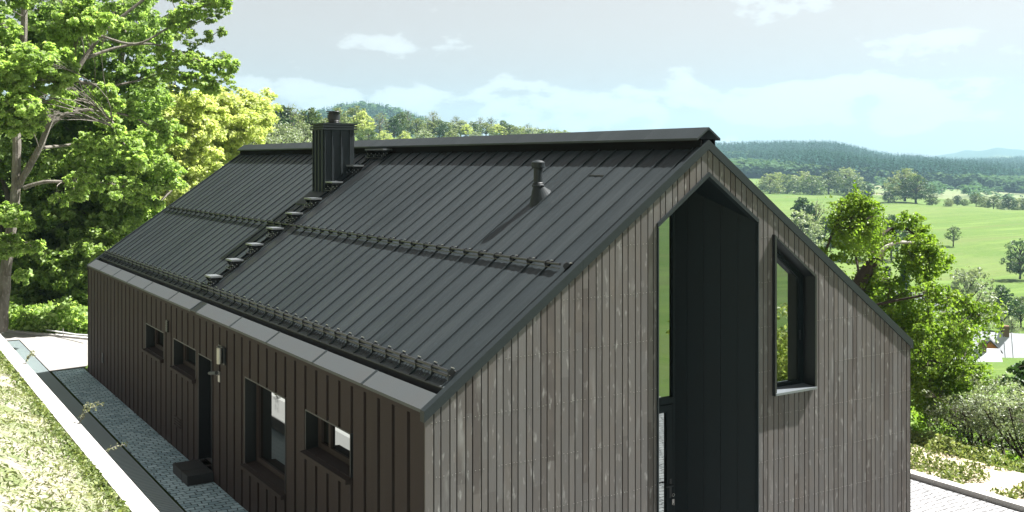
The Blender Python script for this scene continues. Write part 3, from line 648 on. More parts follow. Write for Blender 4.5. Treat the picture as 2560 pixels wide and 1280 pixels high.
# ---- side windows
WL = ['small window nearest the board gable corner', 'tall window between the door and the small window by the gable corner', None, 'small window beside the side door', 'small window farthest from the gable']
for idx, (y0, y1, z0, z1) in enumerate(OPEN):
    if idx == 2: continue
    rv_ = MB(); dp = .23; e = .012
    rv_.box((-.004, y0-e, z0), (dp, y0+.006, z1)); rv_.box((-.004, y1-.006, z0), (dp, y1+e, z1)); rv_.box((-.004, y0-e, z1-.006), (dp, y1+e, z1+e))
    wn_ = hb(rv_, 'window', 'dark'); wn_['label'] = WL[idx]
    f = MB(); fw = .075; a, b, c, d_ = y0+.007, y1-.007, z0+.02, z1-.007
    f.box((dp-.05, a, c), (dp+.02, a+fw, d_)); f.box((dp-.05, b-fw*1.6, c), (dp+.02, b, d_)); f.box((dp-.05, a+fw, c), (dp+.02, b-fw*1.6, c+fw)); f.box((dp-.05, a+fw, d_-fw*.6), (dp+.02, b-fw*1.6, d_))
    if idx in (0,): f.box((dp-.045, b-fw*1.6-.32, c+fw), (dp+.015, b-fw*1.6-.25, d_-fw*.6))
    hb(f, 'frame', 'side', wn_)
    p_ = MB(); p_.box((dp-.012, a+fw-.01, c+fw-.01), (dp-.004, b-fw*1.6+.01, d_-fw*.6+.01)); hb(p_, 'pane', 'glass', wn_)
    s_ = MB(); s_.hexa([(-.075, y0-.03, z0-.035), (dp-.05, y0-.0, z0-.01), (dp-.05, y1+.0, z0-.01), (-.075, y1+.03, z0-.035), (-.075, y0-.03, z0-.018), (dp-.05, y0-.0, z0+.018), (dp-.05, y1+.0, z0+.018), (-.075, y1+.03, z0-.018)])
    s_.box((-.082, y0-.03, z0-.075), (-.075, y1+.03, z0-.016)); s_.box((-.082, y0-.034, z0-.075), (-.01, y0-.028, z0-.02))
    hb(s_, 'sill', 'side', wn_)
# ---- side door
y0, y1, z0, z1 = OPEN[2]; dv = MB(); dp = .24
dv.box((-.004, y0-.01, z0-.15), (dp, y0+.006, z1)); dv.box((-.004, y1-.006, z0-.15), (dp, y1+.01, z1)); dv.box((-.004, y0, z1-.006), (dp, y1, z1+.01)); dv.box((dp-.03, y0, z0-.15), (dp, y0+.07, z1)); dv.box((dp-.03, y1-.07, z0-.15), (dp, y1, z1)); dv.box((dp-.03, y0+.07, z1-.07), (dp, y1-.07, z1))
sdoor = hb(dv, 'side_door', 'dark')
dl = MB(); 
for k in range(5): dl.box((dp-.02, y0+.072+k*.136, z0+.01), (dp+.02, y0+.204+k*.136, z1-.075))
hb(dl, 'door_leaf', 'dark', sdoor)
th = MB(); th.box((.0, y0+.006, z0-.02), (dp-.03, y1-.006, z0)); hb(th, 'threshold', 'silver', sdoor)
dh = MB(); dh.tube([(dp-.02, y0+.16, 1.1), (dp-.08, y0+.16, 1.1), (dp-.08, y0+.28, 1.1)], .011, 8); hb(dh, 'handle', 'silver', sdoor)
# ---- wall lamp, camera, vents
wl = MB(); wl.box((-.03, 7.17, 2.15), (0, 7.42, 2.44)); lamp = hb(wl, 'wall_lamp', 'dark')
w1 = MB(); w1.tube([(-.075, 7.30, 2.16), (-.075, 7.30, 2.43)], .045, 16); hb(w1, 'lamp_housing', 'silver', lamp)
w1 = MB()
for k in range(8): w1.box((-.04, 7.45, 2.17+k*.032), (-.004, 7.60, 2.19+k*.032))
w1.box((-.004, 7.44, 2.15), (.0, 7.61, 2.44)); hb(w1, 'speaker_grille', 'dark', lamp)
cm2 = MB(); cm2.tube([(-.0, 7.55, 1.93), (-.05, 7.55, 1.93), (-.06, 7.58, 1.95)], .014, 8); cm2.box((-.012, 7.50, 1.80), (0, 7.60, 1.98)); sec = hb(cm2, 'security_camera', 'silver')
cm2 = MB(); cm2.tube([(-.06, 7.52, 1.965), (-.10, 7.78, 1.92)], [.032, .032], 12); hb(cm2, 'camera_body', 'coping', sec)
v1 = MB(); v1.box((-.03, 10.87, 2.19), (0, 11.0, 2.42))
for k in range(6): v1.box((-.04, 10.875, 2.20+k*.035), (-.03, 10.995, 2.215+k*.035))
hb(v1, 'wall_sensor', 'dark')
v2 = MB()
for k in range(4): v2.hexa([(-.02, 9.98, .46+k*.05), (0, 9.98, .48+k*.05), (0, 10.42, .48+k*.05), (-.02, 10.42, .46+k*.05), (-.024, 9.98, .475+k*.05), (0, 9.98, .495+k*.05), (0, 10.42, .495+k*.05), (-.024, 10.42, .475+k*.05)])
hb(v2, 'vent_grille', 'side')
v3 = MB(); v3.box((-.018, 17.10, .56), (0, 17.22, .80)); v3.box((-.022, 17.12, .60), (-.018, 17.20, .70)); hb(v3, 'socket_box', 'coping')
# ---- chimney
CX0, CX1, CY0, CY1, CZ = 2.95, 3.62, 10.06, 10.66, 6.24
ch = MB(); ch.prism([(CX0, rz(CX0)-.1), (CX1, rz(CX1)-.1), (CX1, CZ), (CX0, CZ)], 'y', CY0, CY1)
for x in (CX0+.004, CX0+.16, CX0+.36, CX0+.56): ch.prism([(x, rz(x)-.03), (x+.02, rz(x)-.01), (x+.02, CZ), (x, CZ)], 'y', CY0-.03, CY0)
for y in (CY0+.02, CY0+.2, CY0+.38, CY1-.04): ch.box((CX0-.03, y, rz(CX0)-.05), (CX0, y+.02, CZ))
chim = hb(ch, 'chimney', 'roof')
cc = MB()
for k in range(3): cc.box((CX0-.05, CY0-.05, CZ+.005+k*.052), (CX1+.05, CY1+.05, CZ+.038+k*.052))
cc.box((CX0-.0, CY0-.0, CZ), (CX1+.0, CY1+.0, CZ+.12)); hb(cc, 'chimney_cap', 'trim', chim)
fx, fy = 3.29, 10.36; fl = MB(); zf0 = CZ+.14
fl.lathe((fx, fy, zf0), [(.11, 0), (.11, .25)], 20)
for z0_, z1_, r in ((.02, .035, .145), (.055, .07, .145), (.085, .19, .135), (.205, .22, .145), (.25, .262, .165)): fl.lathe((fx, fy, zf0), [(r*.98, z0_), (r, z0_+.004), (r, z1_-.004), (r*.98, z1_)], 24)
hb(fl, 'flue', 'dark', chim)
cf = MB(); 
def rq(x, y, dz): return (x, y, H+TP*x+dz)
cf.hexa([rq(CX0-.35, CY0-.12, -.03), rq(CX0, CY0-.12, -.03), rq(CX0, CY1+.12, -.03), rq(CX0-.35, CY1+.12, -.03), rq(CX0-.35, CY0-.12, .006), rq(CX0, CY0-.12, .02), rq(CX0, CY1+.12, .02), rq(CX0-.35, CY1+.12, .006)])
cf.hexa([rq(CX0, CY0-.14, -.03), rq(CX1+.1, CY0-.14, -.03), rq(CX1+.1, CY0-.0, -.03), rq(CX0, CY0-.0, -.03), rq(CX0, CY0-.14, .01), rq(CX1+.1, CY0-.14, .01), rq(CX1+.1, CY0, .06), rq(CX0, CY0, .06)])
hb(cf, 'chimney_flashing', 'trim')
# ---- vent pipe
vx, vy = 3.10, 2.35; vp = MB(); vz = 5.60
n = 24; ringb = []; ringt = []
for j in range(n):
    an = 2*math.pi*j/n; bx, by = vx+.035+.17*math.cos(an), vy+.13*math.sin(an)
    ringb.append((bx, by, rz(bx)-.03)); ringt.append((vx+.075*math.cos(an), vy+.075*math.sin(an), 5.235))
for j in range(n): k = (j+1) % n; vp.quad(ringb[j], ringb[k], ringt[k], ringt[j])
flare = hb(vp, 'vent_pipe', 'trim', smooth=True); flare['label'] = 'round capped vent pipe on the front part of the roof'
vp = MB(); vp.lathe((vx, vy, 0), [(.088, 5.225), (.092, 5.235), (.092, 5.25), (.078, 5.26), (.082, 5.275), (.07, 5.285), (.066, 5.29), (.066, 5.50)], 24); hb(vp, 'pipe', 'trim', flare, smooth=False)
vp = MB(); vp.lathe((vx, vy, 0), [(.068, 5.495), (.095, 5.50), (.098, 5.505), (.098, 5.575), (.10, 5.58), (.06, 5.605), (.01, 5.615)], 24); hb(vp, 'vent_cap', 'trim', flare)
# ---- snow guards
def along(x, y, n_, t=0.):
    "point n_ metres off the roof surface at (x,y), t metres up-slope"
    return (x - SN*n_ + CS*t, y, H+TP*x-.034 + CS*n_ + SN*t)
lg = MB(); hu = .165; hl = .085
for k in range(0, 47):
    pass
lgp = [(.458, .085), (.432, .038)]
rail = MB()
for x, h_ in lgp: rail.tube([along(x, .20, h_), along(x, LEN-.12, h_)], .018, 10)
fn = MB()
for s in SEAMS:
    for j in range(1, 5):
        y = s+.082*j
        if y > LEN-.15: continue
        fn.tube([along(.432, y, .035), along(.355, y, .014)], .0055, 4)
rail.add(fn, M['guard'])
sg = hb(rail, 'snow_guard', 'guard'); sg['label'] = 'double pipe snow guard along the eave'
for s in SEAMS:
    b_ = MB(); w_ = .008
    prof = [(.56, .0), (.56, .022), (.50, .035), (.492, .105), (.435, .108), (.42, .06), (.385, .022), (.34, .018), (.34, .0)]
    a = [along(x, s-w_/2, h_) for x, h_ in prof]; c = [along(x, s+w_/2, h_) for x, h_ in prof]; m_ = len(a)
    b_.quad(*a[::-1]); b_.quad(*c)
    for i in range(m_): j = (i+1) % m_; b_.quad(a[i], a[j], c[j], c[i])
    bs = MB(); bs.tube([along(.497, s-.05, .104), along(.497, s+.03, .104)], .004, 6); bs.tube([along(.50, s-.02, .045), along(.50, s+.02, .045)], .006, 6); bs.tube([along(.43, s-.018, .06), along(.43, s+.018, .06)], .005, 6)
    b_.add(bs, M['screw']); hb(b_, 'bracket', 'guard', sg)
tk = MB(); tk.hexa([(.296, .08, H+TP*.296-.030), (.322, .08, H+TP*.322-.030), (.322, LEN-.08, H+TP*.322-.030), (.296, LEN-.08, H+TP*.296-.030), (.296, .08, H+TP*.296-.018), (.322, .08, H+TP*.322-.024), (.322, LEN-.08, H+TP*.322-.024), (.296, LEN-.08, H+TP*.296-.018)])
hb(tk, 'drip_edge', 'coping')
rail = MB(); mx = 2.06; mh = .062
rail.tube([along(mx, .27, mh), along(mx, LEN-.15, mh)], .016, 10); rail.tube([along(mx-.03, .27, mh-.036), along(mx-.03, LEN-.15, mh-.036)], .006, 6)
sg2 = hb(rail, 'snow_guard', 'guard'); sg2['label'] = 'single pipe snow guard across the middle of the slope'
for s in SEAMS:
    b_ = MB(); w_ = .012
    prof = [(mx+.09, .0), (mx+.085, .025), (mx+.04, .035), (mx+.03, .078), (mx, .088), (mx-.028, .075), (mx-.034, .02), (mx-.06, .012), (mx-.06, .0)]
    a = [along(x, s-w_/2, h_) for x, h_ in prof]; c = [along(x, s+w_/2, h_) for x, h_ in prof]; m_ = len(a)
    b_.quad(*a[::-1]); b_.quad(*c)
    for i in range(m_): j = (i+1) % m_; b_.quad(a[i], a[j], c[j], c[i])
    bs = MB(); bs.tube([along(mx+.065, s-.025, .028), along(mx+.065, s+.025, .028)], .008, 6); b_.add(bs, M['screw']); hb(b_, 'bracket', 'guard', sg2)
# ---- roof steps
STX = [.50, .91, 1.31, 1.73, 2.13, 2.53, 2.99, 3.46, 3.93]; ORD = ['lowest', 'second lowest', 'third from the bottom', 'fourth from the bottom', 'middle', 'fourth from the top', 'third from the top', 'second from the top']
YS0, YS1 = 9.66, 9.93
def step_parts(x, ya, yb, nb, label):
    zt_ = rz(x)+.195; t = MB()
    x0, x1 = x-.03, x+.20
    nby = int((yb-ya)/.03)
    for k in range(5): t.box((x0+k*.047, ya, zt_-.012), (x0+k*.047+.040, yb, zt_))
    t.box((x0-.003, ya-.004, zt_-.03), (x0, yb+.004, zt_+.004)); t.box((x1+.003, ya-.004, zt_-.03), (x1+.006, yb+.004, zt_+.004)); t.box((x0, ya-.005, zt_-.03), (x1, ya, zt_+.004)); t.box((x0, yb, zt_-.03), (x1, yb+.005, zt_+.004))
    o = hb(t, 'roof_step', 'tread'); o['label'] = label
    b_ = MB()
    for y in np.linspace(ya+.05, yb-.05, nb):
        for (p, q2) in [((x0+.01, zt_-.03), (x+.06, rz(x+.06)+.02)), ((x1-.02, zt_-.03), (x+.03, rz(x+.03)+.02)), ((x0+.02, zt_-.045), (x1-.03, zt_-.045)), ((x+.0, zt_-.09), (x+.12, zt_-.05)), ((x-.05, rz(x-.05)), (x+.14, rz(x+.14)+.0))]:
            b_.tube([(p[0], y, p[1]), (q2[0], y, q2[1])], .019, 6)
        b_.tube([(x+.02, y-.03, rz(x)+.03), (x+.02, y+.03, rz(x)+.03)], .022, 8)
    b_.tube([(x+.045, ya+.0, rz(x+.045)+.035), (x+.045, yb, rz(x+.045)+.035)], .014, 8); b_.tube([(x-.03, ya-.0, rz(x-.03)+.03), (x-.03, yb, rz(x-.03)+.03)], .012, 8)
    s_ = MB()
    for y in np.linspace(ya+.05, yb-.05, nb):
        for (xx, dz) in ((x-.035, .045), (x+.05, .055), (x+.09, .10), (x+.01, .09)): s_.tube([(xx-.012, y-.022, rz(x)+dz), (xx-.012, y-.036, rz(x)+dz)], .011, 6)
    b_.add(s_, M['screw']); hb(b_, 'step_bracket', 'guard', o)
for x, l in zip(STX[:-1], ORD): step_parts(x, YS0, YS1+.1, 2, 'metal roof step, '+l+' of the row climbing to the chimney')
step_parts(3.93, 9.25, 10.12, 3, 'wide metal standing platform just under the ridge')
rl = MB()
for y in (YS0+.06, YS1+.04):
    rl.tube([along(.45, y, .035), along(4.0, y, .035)], .011, 6)
hb(rl, 'step_rail', 'guard')
# dark strip painting in the shade along one side of the step run
dk = MB()
for y0_, y1_ in ((9.19, 9.58), ):
    dk.hexa([rq(.45, y0_+.02, -.035), rq(4.0, y0_+.02, -.035), rq(4.0, y1_-.02, -.035), rq(.45, y1_-.02, -.035), rq(.45, y0_+.02, -.018), rq(4.0, y0_+.02, -.018), rq(4.0, y1_-.02, -.018), rq(.45, y1_-.02, -.018)])
hb(dk, 'step_shade_strip', 'dark')

# ================================================================== SITE
def sheet(name, pts, z, m, kind='structure'):
    mb = MB(); mb.quad(*[(x, y, z) for x, y in pts]); return tag(mb.build(name, M[m]), kind=kind)
sheet('paving', [(-.85, -7), (-.002, -7), (-.002, 19.72), (-.80, 19.62)], 0, 'pave')
sheet('paving', [(W+.0, -7), (10.42, -7), (10.42, 40), (W, 40)], .0, 'pavelight')
sheet('paving', [(-.002, -7), (W, -7), (W, .02), (-.002, .02)], .0, 'pavelight')
sheet('paving', [(.0, 19.0), (W, 19.0), (W, 40), (8.0, 40), (.1, 19.73)], -.01, 'pavelight')
# drain channel and grating bars
dc = MB(); dc.box((-1.78, -7, -.30), (-.86, 25.45, -.25)); dc.box((-.87, -7, -.30), (-.85, 25.45, -.004)); tag(dc.build('drain_channel', M['black']), kind='structure')
gr = MB(); y = -6.
while y < 25.4:
    gr.box((-1.70, y, -.025), (-.872, y+.030, .0)); y += .088
for x in (-1.4, -1.1): gr.box((x, -6, -.03), (x+.006, 25.4, -.012))
gr.box((-.872, -6, -.03), (-.865, 25.4, .002))
tag(gr.build('drain_grating', M['grate']), 'long strip of slatted galvanised drain grating between paving and concrete wall', 'grating')
# pale slab behind the house with diagonal kerb
a = np.array([-.79, 19.60]); pts = [(-.84, 19.62), (.10, 19.76), (1.15, 24.0), (-1.3, 27.75), (-1.75, 26.4), (-1.75, 25.5), (-.84, 25.45)]
sheet('concrete_slab', pts, .012, 'slab')
kb = MB(); k0, k1 = np.array([-1.45, 28.0]), np.array([1.3, 23.72]); nrm = np.array([-(k1-k0)[1], (k1-k0)[0]]); nrm = nrm/np.linalg.norm(nrm)*.16
kb.hexa([(*k0, -.1), (*k1, -.1), (*(k1+nrm), -.1), (*(k0+nrm), -.1), (*k0, .07), (*k1, .07), (*(k1+nrm), .07), (*(k0+nrm), .07)])
tag(kb.build('slab_kerb', M['conc']), 'thin white concrete kerb closing the pale slab behind the house', 'kerb')
jt = MB(); jt.quad((-.82, 23.06, .016), (.95, 23.16, .016), (.95, 23.19, .016), (-.82, 23.09, .016)); tag(jt.build('slab_joint', M['concwall']), kind='structure')
# retaining wall with broad pale top
rw = MB(); xw0, xw1, zw = -2.02, -1.70, .67
ys = np.linspace(-7, 23.2, 9)
for a, b in zip(ys[:-1], ys[1:]): rw.box((xw0, a+.003, -.3), (xw1, b-.003, zw))
rw.box((xw0, 23.2, -.3), (xw1, 27.6, .30))
tag(rw.build('retaining_wall', M['conc']), 'long low concrete retaining wall with a bright flat top beside the grating', 'wall')
# bank of dry grass rising behind the wall
nx_, ny_ = 60, 170; xs = -2.0 - np.linspace(0, 1, nx_)**1.5*26; ysb = np.linspace(-26, 25, ny_)
XX, YY = np.meshgrid(xs, ysb, indexing='ij'); q0 = -2.0-XX
ZZ = .56 + .42*q0 - .006*q0**2; ZZ = np.where(q0 > 14, .56+.42*14-.006*196 + (q0-14)*.22, ZZ)
ZZ = ZZ*sm((25.5-YY)/5) + .35*(1-sm((25.5-YY)/5))
for i in range(nx_):
    for j in range(ny_):
        if q0[i, j] > .02: ZZ[i, j] += .10*(mnoise.noise((XX[i, j]*1.3, YY[i, j]*1.3, 0))) + .05*mnoise.noise((XX[i, j]*4, YY[i, j]*4, 3)) - .03
Vb = np.stack([XX, YY, ZZ], -1).reshape(-1, 3); ii, jj = np.meshgrid(np.arange(nx_-1), np.arange(ny_-1), indexing='ij'); q = (ii*ny_+jj).ravel()
tag(npmesh('bank', Vb, np.stack([q, q+ny_, q+ny_+1, q+1], 1)[:, ::-1], M['straw'], smooth=True), kind='structure')
def bankz(x, y):
    q_ = -2.0-x; z = .56+.42*q_-.006*q_**2; k = sm((25.5-y)/5); return z*k+.35*(1-k)
# tufts on the bank
n = 30000; bx = -2.03 - rng.random(n)**1.3*6.5; by = -4+rng.random(n)*27
keep = np.array([mnoise.noise((x*1.1, y*1.1, 7)) for x, y in zip(bx, by)]) > -.12; bx, by = bx[keep], by[keep]; n = len(bx)
c = np.stack([bx, by, bankz(bx, by)+.03+.05*rng.random(n)], 1); nn = rdir(n)*.9+[0, 0, .6]; nn /= np.linalg.norm(nn, axis=1)[:, None]
Vv, Ff = leafcards(c, nn, .085, .35)
tv = np.array([mnoise.noise((x*.8, y*.8, 1)) for x, y in zip(bx, by)])*.9+.5
tag(npmesh('bank_grass', Vv, Ff, M['strawleaf'], tint=np.repeat(np.clip(tv+rng.normal(0, .15, n), 0, 1), 2)), kind='stuff')
# creeping herbs along the wall's outer edge
n = 9000; by = -2+rng.random(n)*25; bx = -2.08-abs(rng.normal(0, .12, n)); kp = np.array([mnoise.noise((1, y*1.7, 5)) for y in by]) > -.15; bx, by = bx[kp], by[kp]; n = len(bx)
c = np.stack([bx, by, .60+.16*rng.random(n)], 1); nn = rdir(n)+[0, 0, .5]; nn /= np.linalg.norm(nn, axis=1)[:, None]; Vv, Ff = leafcards(c, nn, .06)
tag(npmesh('wall_edge_herbs', Vv, Ff, M['herb'], tint=np.repeat(rng.random(n)**2, 2)), kind='stuff')
# lone weeds leaning over the wall
WD = [((-1.72, 10.6), (.42, .40), 'tall dry weed leaning over the wall top onto the grating'), ((-1.72, 8.4), (.5, .10), 'flat pink stemmed weed lying across the grating'), ((-1.75, 17.4), (.3, .3), 'thin weed by the wall near the pale slab')]
for (x, y), (reach, up_), lb in WD:
    r = empty('weed', (x, y, .66)); s_ = MB(); cs = []
    for k in range(3 if up_ > .2 else 1):
        an = rng.normal(0, .5); L = reach*(.6+.5*rng.random()); pts = [(L*t*math.cos(an), L*t*math.sin(an), up_*math.sin(t*2.0)*(.7+.4*k/3)) for t in np.linspace(0, 1, 6)]
        s_.tube(pts, [.005, .005, .004, .004, .003, .002], 4); cs += [np.array(p)+rng.normal(0, .02, 3) for p in pts[1:] for _ in range(9)]
    s_.build('stem', M['straw'], r); cs = np.array(cs); nn = rdir(len(cs)); Vv, Ff = leafcards(cs, nn, .036); npmesh('leaves', Vv, Ff, M['strawleaf'], r, np.repeat(rng.random(len(cs))*.4+.6, 2)); tag(r, lb, 'weed')
# doorstep block
ds = MB(); ds.box((-.46, 7.86, .001), (-.01, 8.23, .17)); ds.box((-.46, 8.245, .001), (-.01, 8.80, .17))
ds.box((-.45, 8.225, .002), (-.02, 8.25, .155))
tag(ds.build('doorstep', M['step']), 'black two piece block step on the cobbles at the side door', 'doorstep')
# right side: kerb, weeds strip, sandy path
kb = MB(); ys = np.arange(-7, 40, 1.)
for a in ys: kb.box((10.42, a+.004, -.2), (10.62, a+.996, .09))
tag(kb.build('paving_kerb', M['conc']), 'straight pale concrete kerb edging the paving right of the house', 'kerb')
def strip(name, x0, x1, m, dz, y0=-7, y1=40, wob=.12):
    ys = np.linspace(y0, y1, 90); vv = []; 
    for y in ys:
        for t in (0, .5, 1):
            x = x0+(x1-x0)*t + (wob*mnoise.noise((y*.5, t*7, x0)) if t != .5 else 0); vv.append((x, y, gz(x, y)+dz))
    ff = [(i*3+j, i*3+j+1, i*3+j+4, i*3+j+3) for i in range(len(ys)-1) for j in range(2)]
    return tag(npmesh(name, vv, ff, M[m], smooth=True), kind='structure')
strip('verge', 10.6, 13.2, 'sand', .05); 
def scatter(name, n, x0, x1, y0, y1, hgt, size, leaf, thr, zf=gz, dens=1.2, sd=0):
    bx = x0+rng.random(n)*(x1-x0); by = y0+rng.random(n)*(y1-y0); nz_ = np.array([mnoise.noise((x*dens, y*dens, sd)) for x, y in zip(bx, by)])
    k = nz_ > thr; bx, by, nz_ = bx[k], by[k], nz_[k]; bz = ground(bx, by); n = len(bx)
    c = np.stack([bx, by, bz+.04+hgt*rng.random(n)*(nz_-thr+.25)], 1); nn = rdir(n)+[0, 0, .5]; nn /= np.linalg.norm(nn, axis=1)[:, None]; Vv, Ff = leafcards(c, nn, size)
    return tag(npmesh(name, Vv, Ff, M[leaf], tint=np.repeat(rng.random(n), 2)), kind='stuff')
scatter('verge_weeds', 34000, 10.66, 11.7, -2, 24, .45, .06, 'herb', -.12, sd=2)
scatter('verge_weeds', 34000, 12.7, 14.3, -2, 30, .5, .07, 'herb', -.1, sd=4)
scatter('rough_grass', 34000, 13.4, 24, -4, 32, .25, .09, 'birchleaf', -.3, dens=.6, sd=9)

# ================================================================== BIG TREES LEFT OF THE HOUSE
def big_tree(name, base, limbs, lumps, n, size, leaf, bark, label, group=None, sub=12, subr=.32, twig=.012, extra=None, droop=0., up=.5):
    """limbs: polylines [(pts, r0, r1)]; lumps (x,y,z,r); twigs join each lump to the nearest limb point"""
    r = empty(name, base); base = np.array(base, float); tb = MB(); nodes = []
    for pts, r0, r1 in limbs:
        pts = [np.array(p, float)-base for p in pts]; k = len(pts); pp = []
        for i in range(k-1):
            a, b = pts[i], pts[i+1]; m0 = pts[i-1] if i else a; m1 = pts[i+2] if i+2 < k else b
            for t in np.linspace(0, 1, 5, endpoint=False):   # Catmull-Rom
                pp.append(.5*((2*a)+(-m0+b)*t+(2*m0-5*a+4*b-m1)*t*t+(-m0+3*a-3*b+m1)*t**3))
        pp.append(pts[-1]); rr = np.linspace(r0, r1, len(pp))**1.0
        pp = [p + rdir(1)[0]*q_*.10 for p, q_ in zip(pp, rr)]
        tb.tube(pp, list(rr), 9, cap=True); nodes += [(p, q_) for p, q_ in zip(pp, rr)]
    NP = np.array([p for p, _ in nodes]); ends = []
    for pts, r0, r1 in limbs:
        if r0 <= .09 and r1 <= .03:
            for t in (.55, .7, .82, .92, 1.0, 1.04):
                i = min(int(t*(len(pts)-1)), len(pts)-2); f_ = t*(len(pts)-1)-i; p = np.array(pts[i])*(1-f_)+np.array(pts[i+1])*f_; ends.append((*(p+rng.normal(0, .12, 3)), .22+.16*rng.random()))
    lumps = list(lumps)+ends
    L = np.array(lumps, float); L[:, :3] -= base
    for l in L:
        dd = np.linalg.norm(NP-l[:3], axis=1) + .6*np.maximum(NP[:, 2]-l[2], 0); j = int(dd.argmin())
        rad_ = min(nodes[j][1]*.6, twig*(1+l[3])); q_ = limb(tb, NP[j], l[:3], rad_, rad_*.4, .14, 7, 5)
        for _ in range(7): limb(tb, q_[4], l[:3]+rdir(1)[0]*l[3]*.8, rad_*.4, .003, .15, 4, 4)
    tb.build('trunk', M[bark], r)
    Vv, Ff, T = lumpleaves(L, n, size, sub=sub, subr=subr, droop=droop, up=up)
    npmesh('crown', Vv, Ff, M[leaf], r, T); tag(r, label, 'tree', group); return r
def lump(u, v, d, rpx): p = P(u, v, d); return (*p, rpx*d/FPX)
def fill(poly, d0, d1, n, r0, r1):
    "lumps at random inside a photo-space polygon, spread in depth"
    poly = np.array(poly, float); lo, hi = poly.min(0), poly.max(0); res = []
    while len(res) < n:
        p = lo+rng.random(2)*(hi-lo); c_ = False; j = len(poly)-1
        for i in range(len(poly)):
            if ((poly[i][1] > p[1]) != (poly[j][1] > p[1])) and (p[0] < (poly[j][0]-poly[i][0])*(p[1]-poly[i][1])/(poly[j][1]-poly[i][1])+poly[i][0]): c_ = not c_
            j = i
        if c_: res.append(lump(p[0], p[1], d0+(d1-d0)*rng.random(), r0+(r1-r0)*rng.random()))
    return res
def PL(d, *uv): return [P(u, v, d+(e[0] if e else 0)) for (u, v, *e) in uv]
dA = 33.
# maple with the pale forked trunk
bA = P(6, 822, dA); 
limbsA = [(PL(dA, (4, 826), (14, 690), (30, 560), (40, 470), (42, 380), (42, 250), (58, 120), (60, -60)), .185, .09),
          (PL(dA, (38, 478), (62, 435), (98, 372), (128, 300, .3), (165, 225, .6), (212, 145, 1), (262, 78, 1.4), (320, 30, 1.7), (375, -15, 2)), .115, .045),
          (PL(dA, (140, 275, .3), (200, 250, .2), (235, 265), (280, 305, -.4), (305, 350, -.6), (330, 400, -.7)), .06, .02),
          (PL(dA, (120, 320, .3), (165, 285, .5), (235, 275, 1), (330, 292, 2), (400, 330, 2.5)), .08, .02),
          (PL(dA, (60, 470), (110, 455), (170, 455, .3), (260, 458, .9), (330, 470, 1.4)), .07, .02),
          (PL(dA, (105, 370, .3), (150, 365, 1), (215, 360, 1.6), (260, 380, 2)), .06, .02),
          (PL(dA, (205, 150, 1), (290, 120, 1.6), (380, 110, 2), (470, 140, 2.4), (540, 170, 2.6)), .06, .012),
          (PL(dA, (250, 90, 1.2), (340, 110, 1.6), (420, 70, 2), (500, 20, 2.2), (560, 5, 2.2)), .05, .01),
          (PL(dA, (180, 200, .8), (270, 215, 1.5), (350, 200, 2), (430, 180, 2.4), (520, 210, 2.4)), .05, .01)]
lumpsA = fill([(-60, -60), (330, -60), (300, 60), (160, 120), (140, 240), (90, 330), (-60, 320)], dA-4, dA-.8, 26, 34, 64)
lumpsA += fill([(-80, 200), (160, 60), (180, 150), (150, 260), (60, 330), (-80, 300)], dA-5, dA-2, 12, 30, 52)
lumpsA += fill([(-60, 460), (45, 480), (48, 560), (20, 640), (-60, 640)], dA-2, dA-.6, 6, 24, 40)
lumpsA += [lump(u, v, dA-.8, r) for u, v, r in ((262, 232, 30), (215, 440, 26), (250, 350, 30), (200, 480, 28), (150, 500, 24), (70, 560, 22), (85, 620, 26), (290, 260, 24), (60, 690, 24))]
big_tree('maple_tree', bA, limbsA, lumpsA, 95000, .12, 'maple', 'bark', 'tall maple with a pale forked trunk rising beside the end of the concrete wall', sub=30, subr=.24)
# airy tree whose twigs reach into the sky
dB = 43.5; bB = P(250, 800, dB)
limbsB = [(PL(dB, (250, 800), (235, 600), (250, 400), (290, 230), (310, 60), (300, -120)), .22, .08),
          (PL(dB, (285, 240), (350, 195), (430, 150), (500, 110), (550, 75)), .06, .01), (PL(dB, (300, 130), (380, 60), (460, 20), (560, -10)), .06, .01),
          (PL(dB, (280, 260), (370, 240), (450, 225), (520, 200), (566, 208)), .05, .01), (PL(dB, (300, 80), (400, 90), (480, 60), (540, 40)), .05, .01), (PL(dB, (290, 200), (400, 170), (480, 190), (545, 150)), .05, .01)]
lumpsB = fill([(360, -20), (560, -20), (545, 20), (470, 50), (400, 60)], dB-1.5, dB+1.5, 12, 18, 30)
lumpsB += fill([(300, 30), (430, 50), (520, 100), (565, 140), (520, 215), (400, 235), (300, 200)], dB-2, dB+2, 26, 16, 30)
big_tree('slender_tree', bB, limbsB, lumpsB, 20000, .10, 'maple', 'bark', 'airy tree with thin twiggy branches spreading against the sky above the left trees', sub=8, subr=.34, twig=.02)
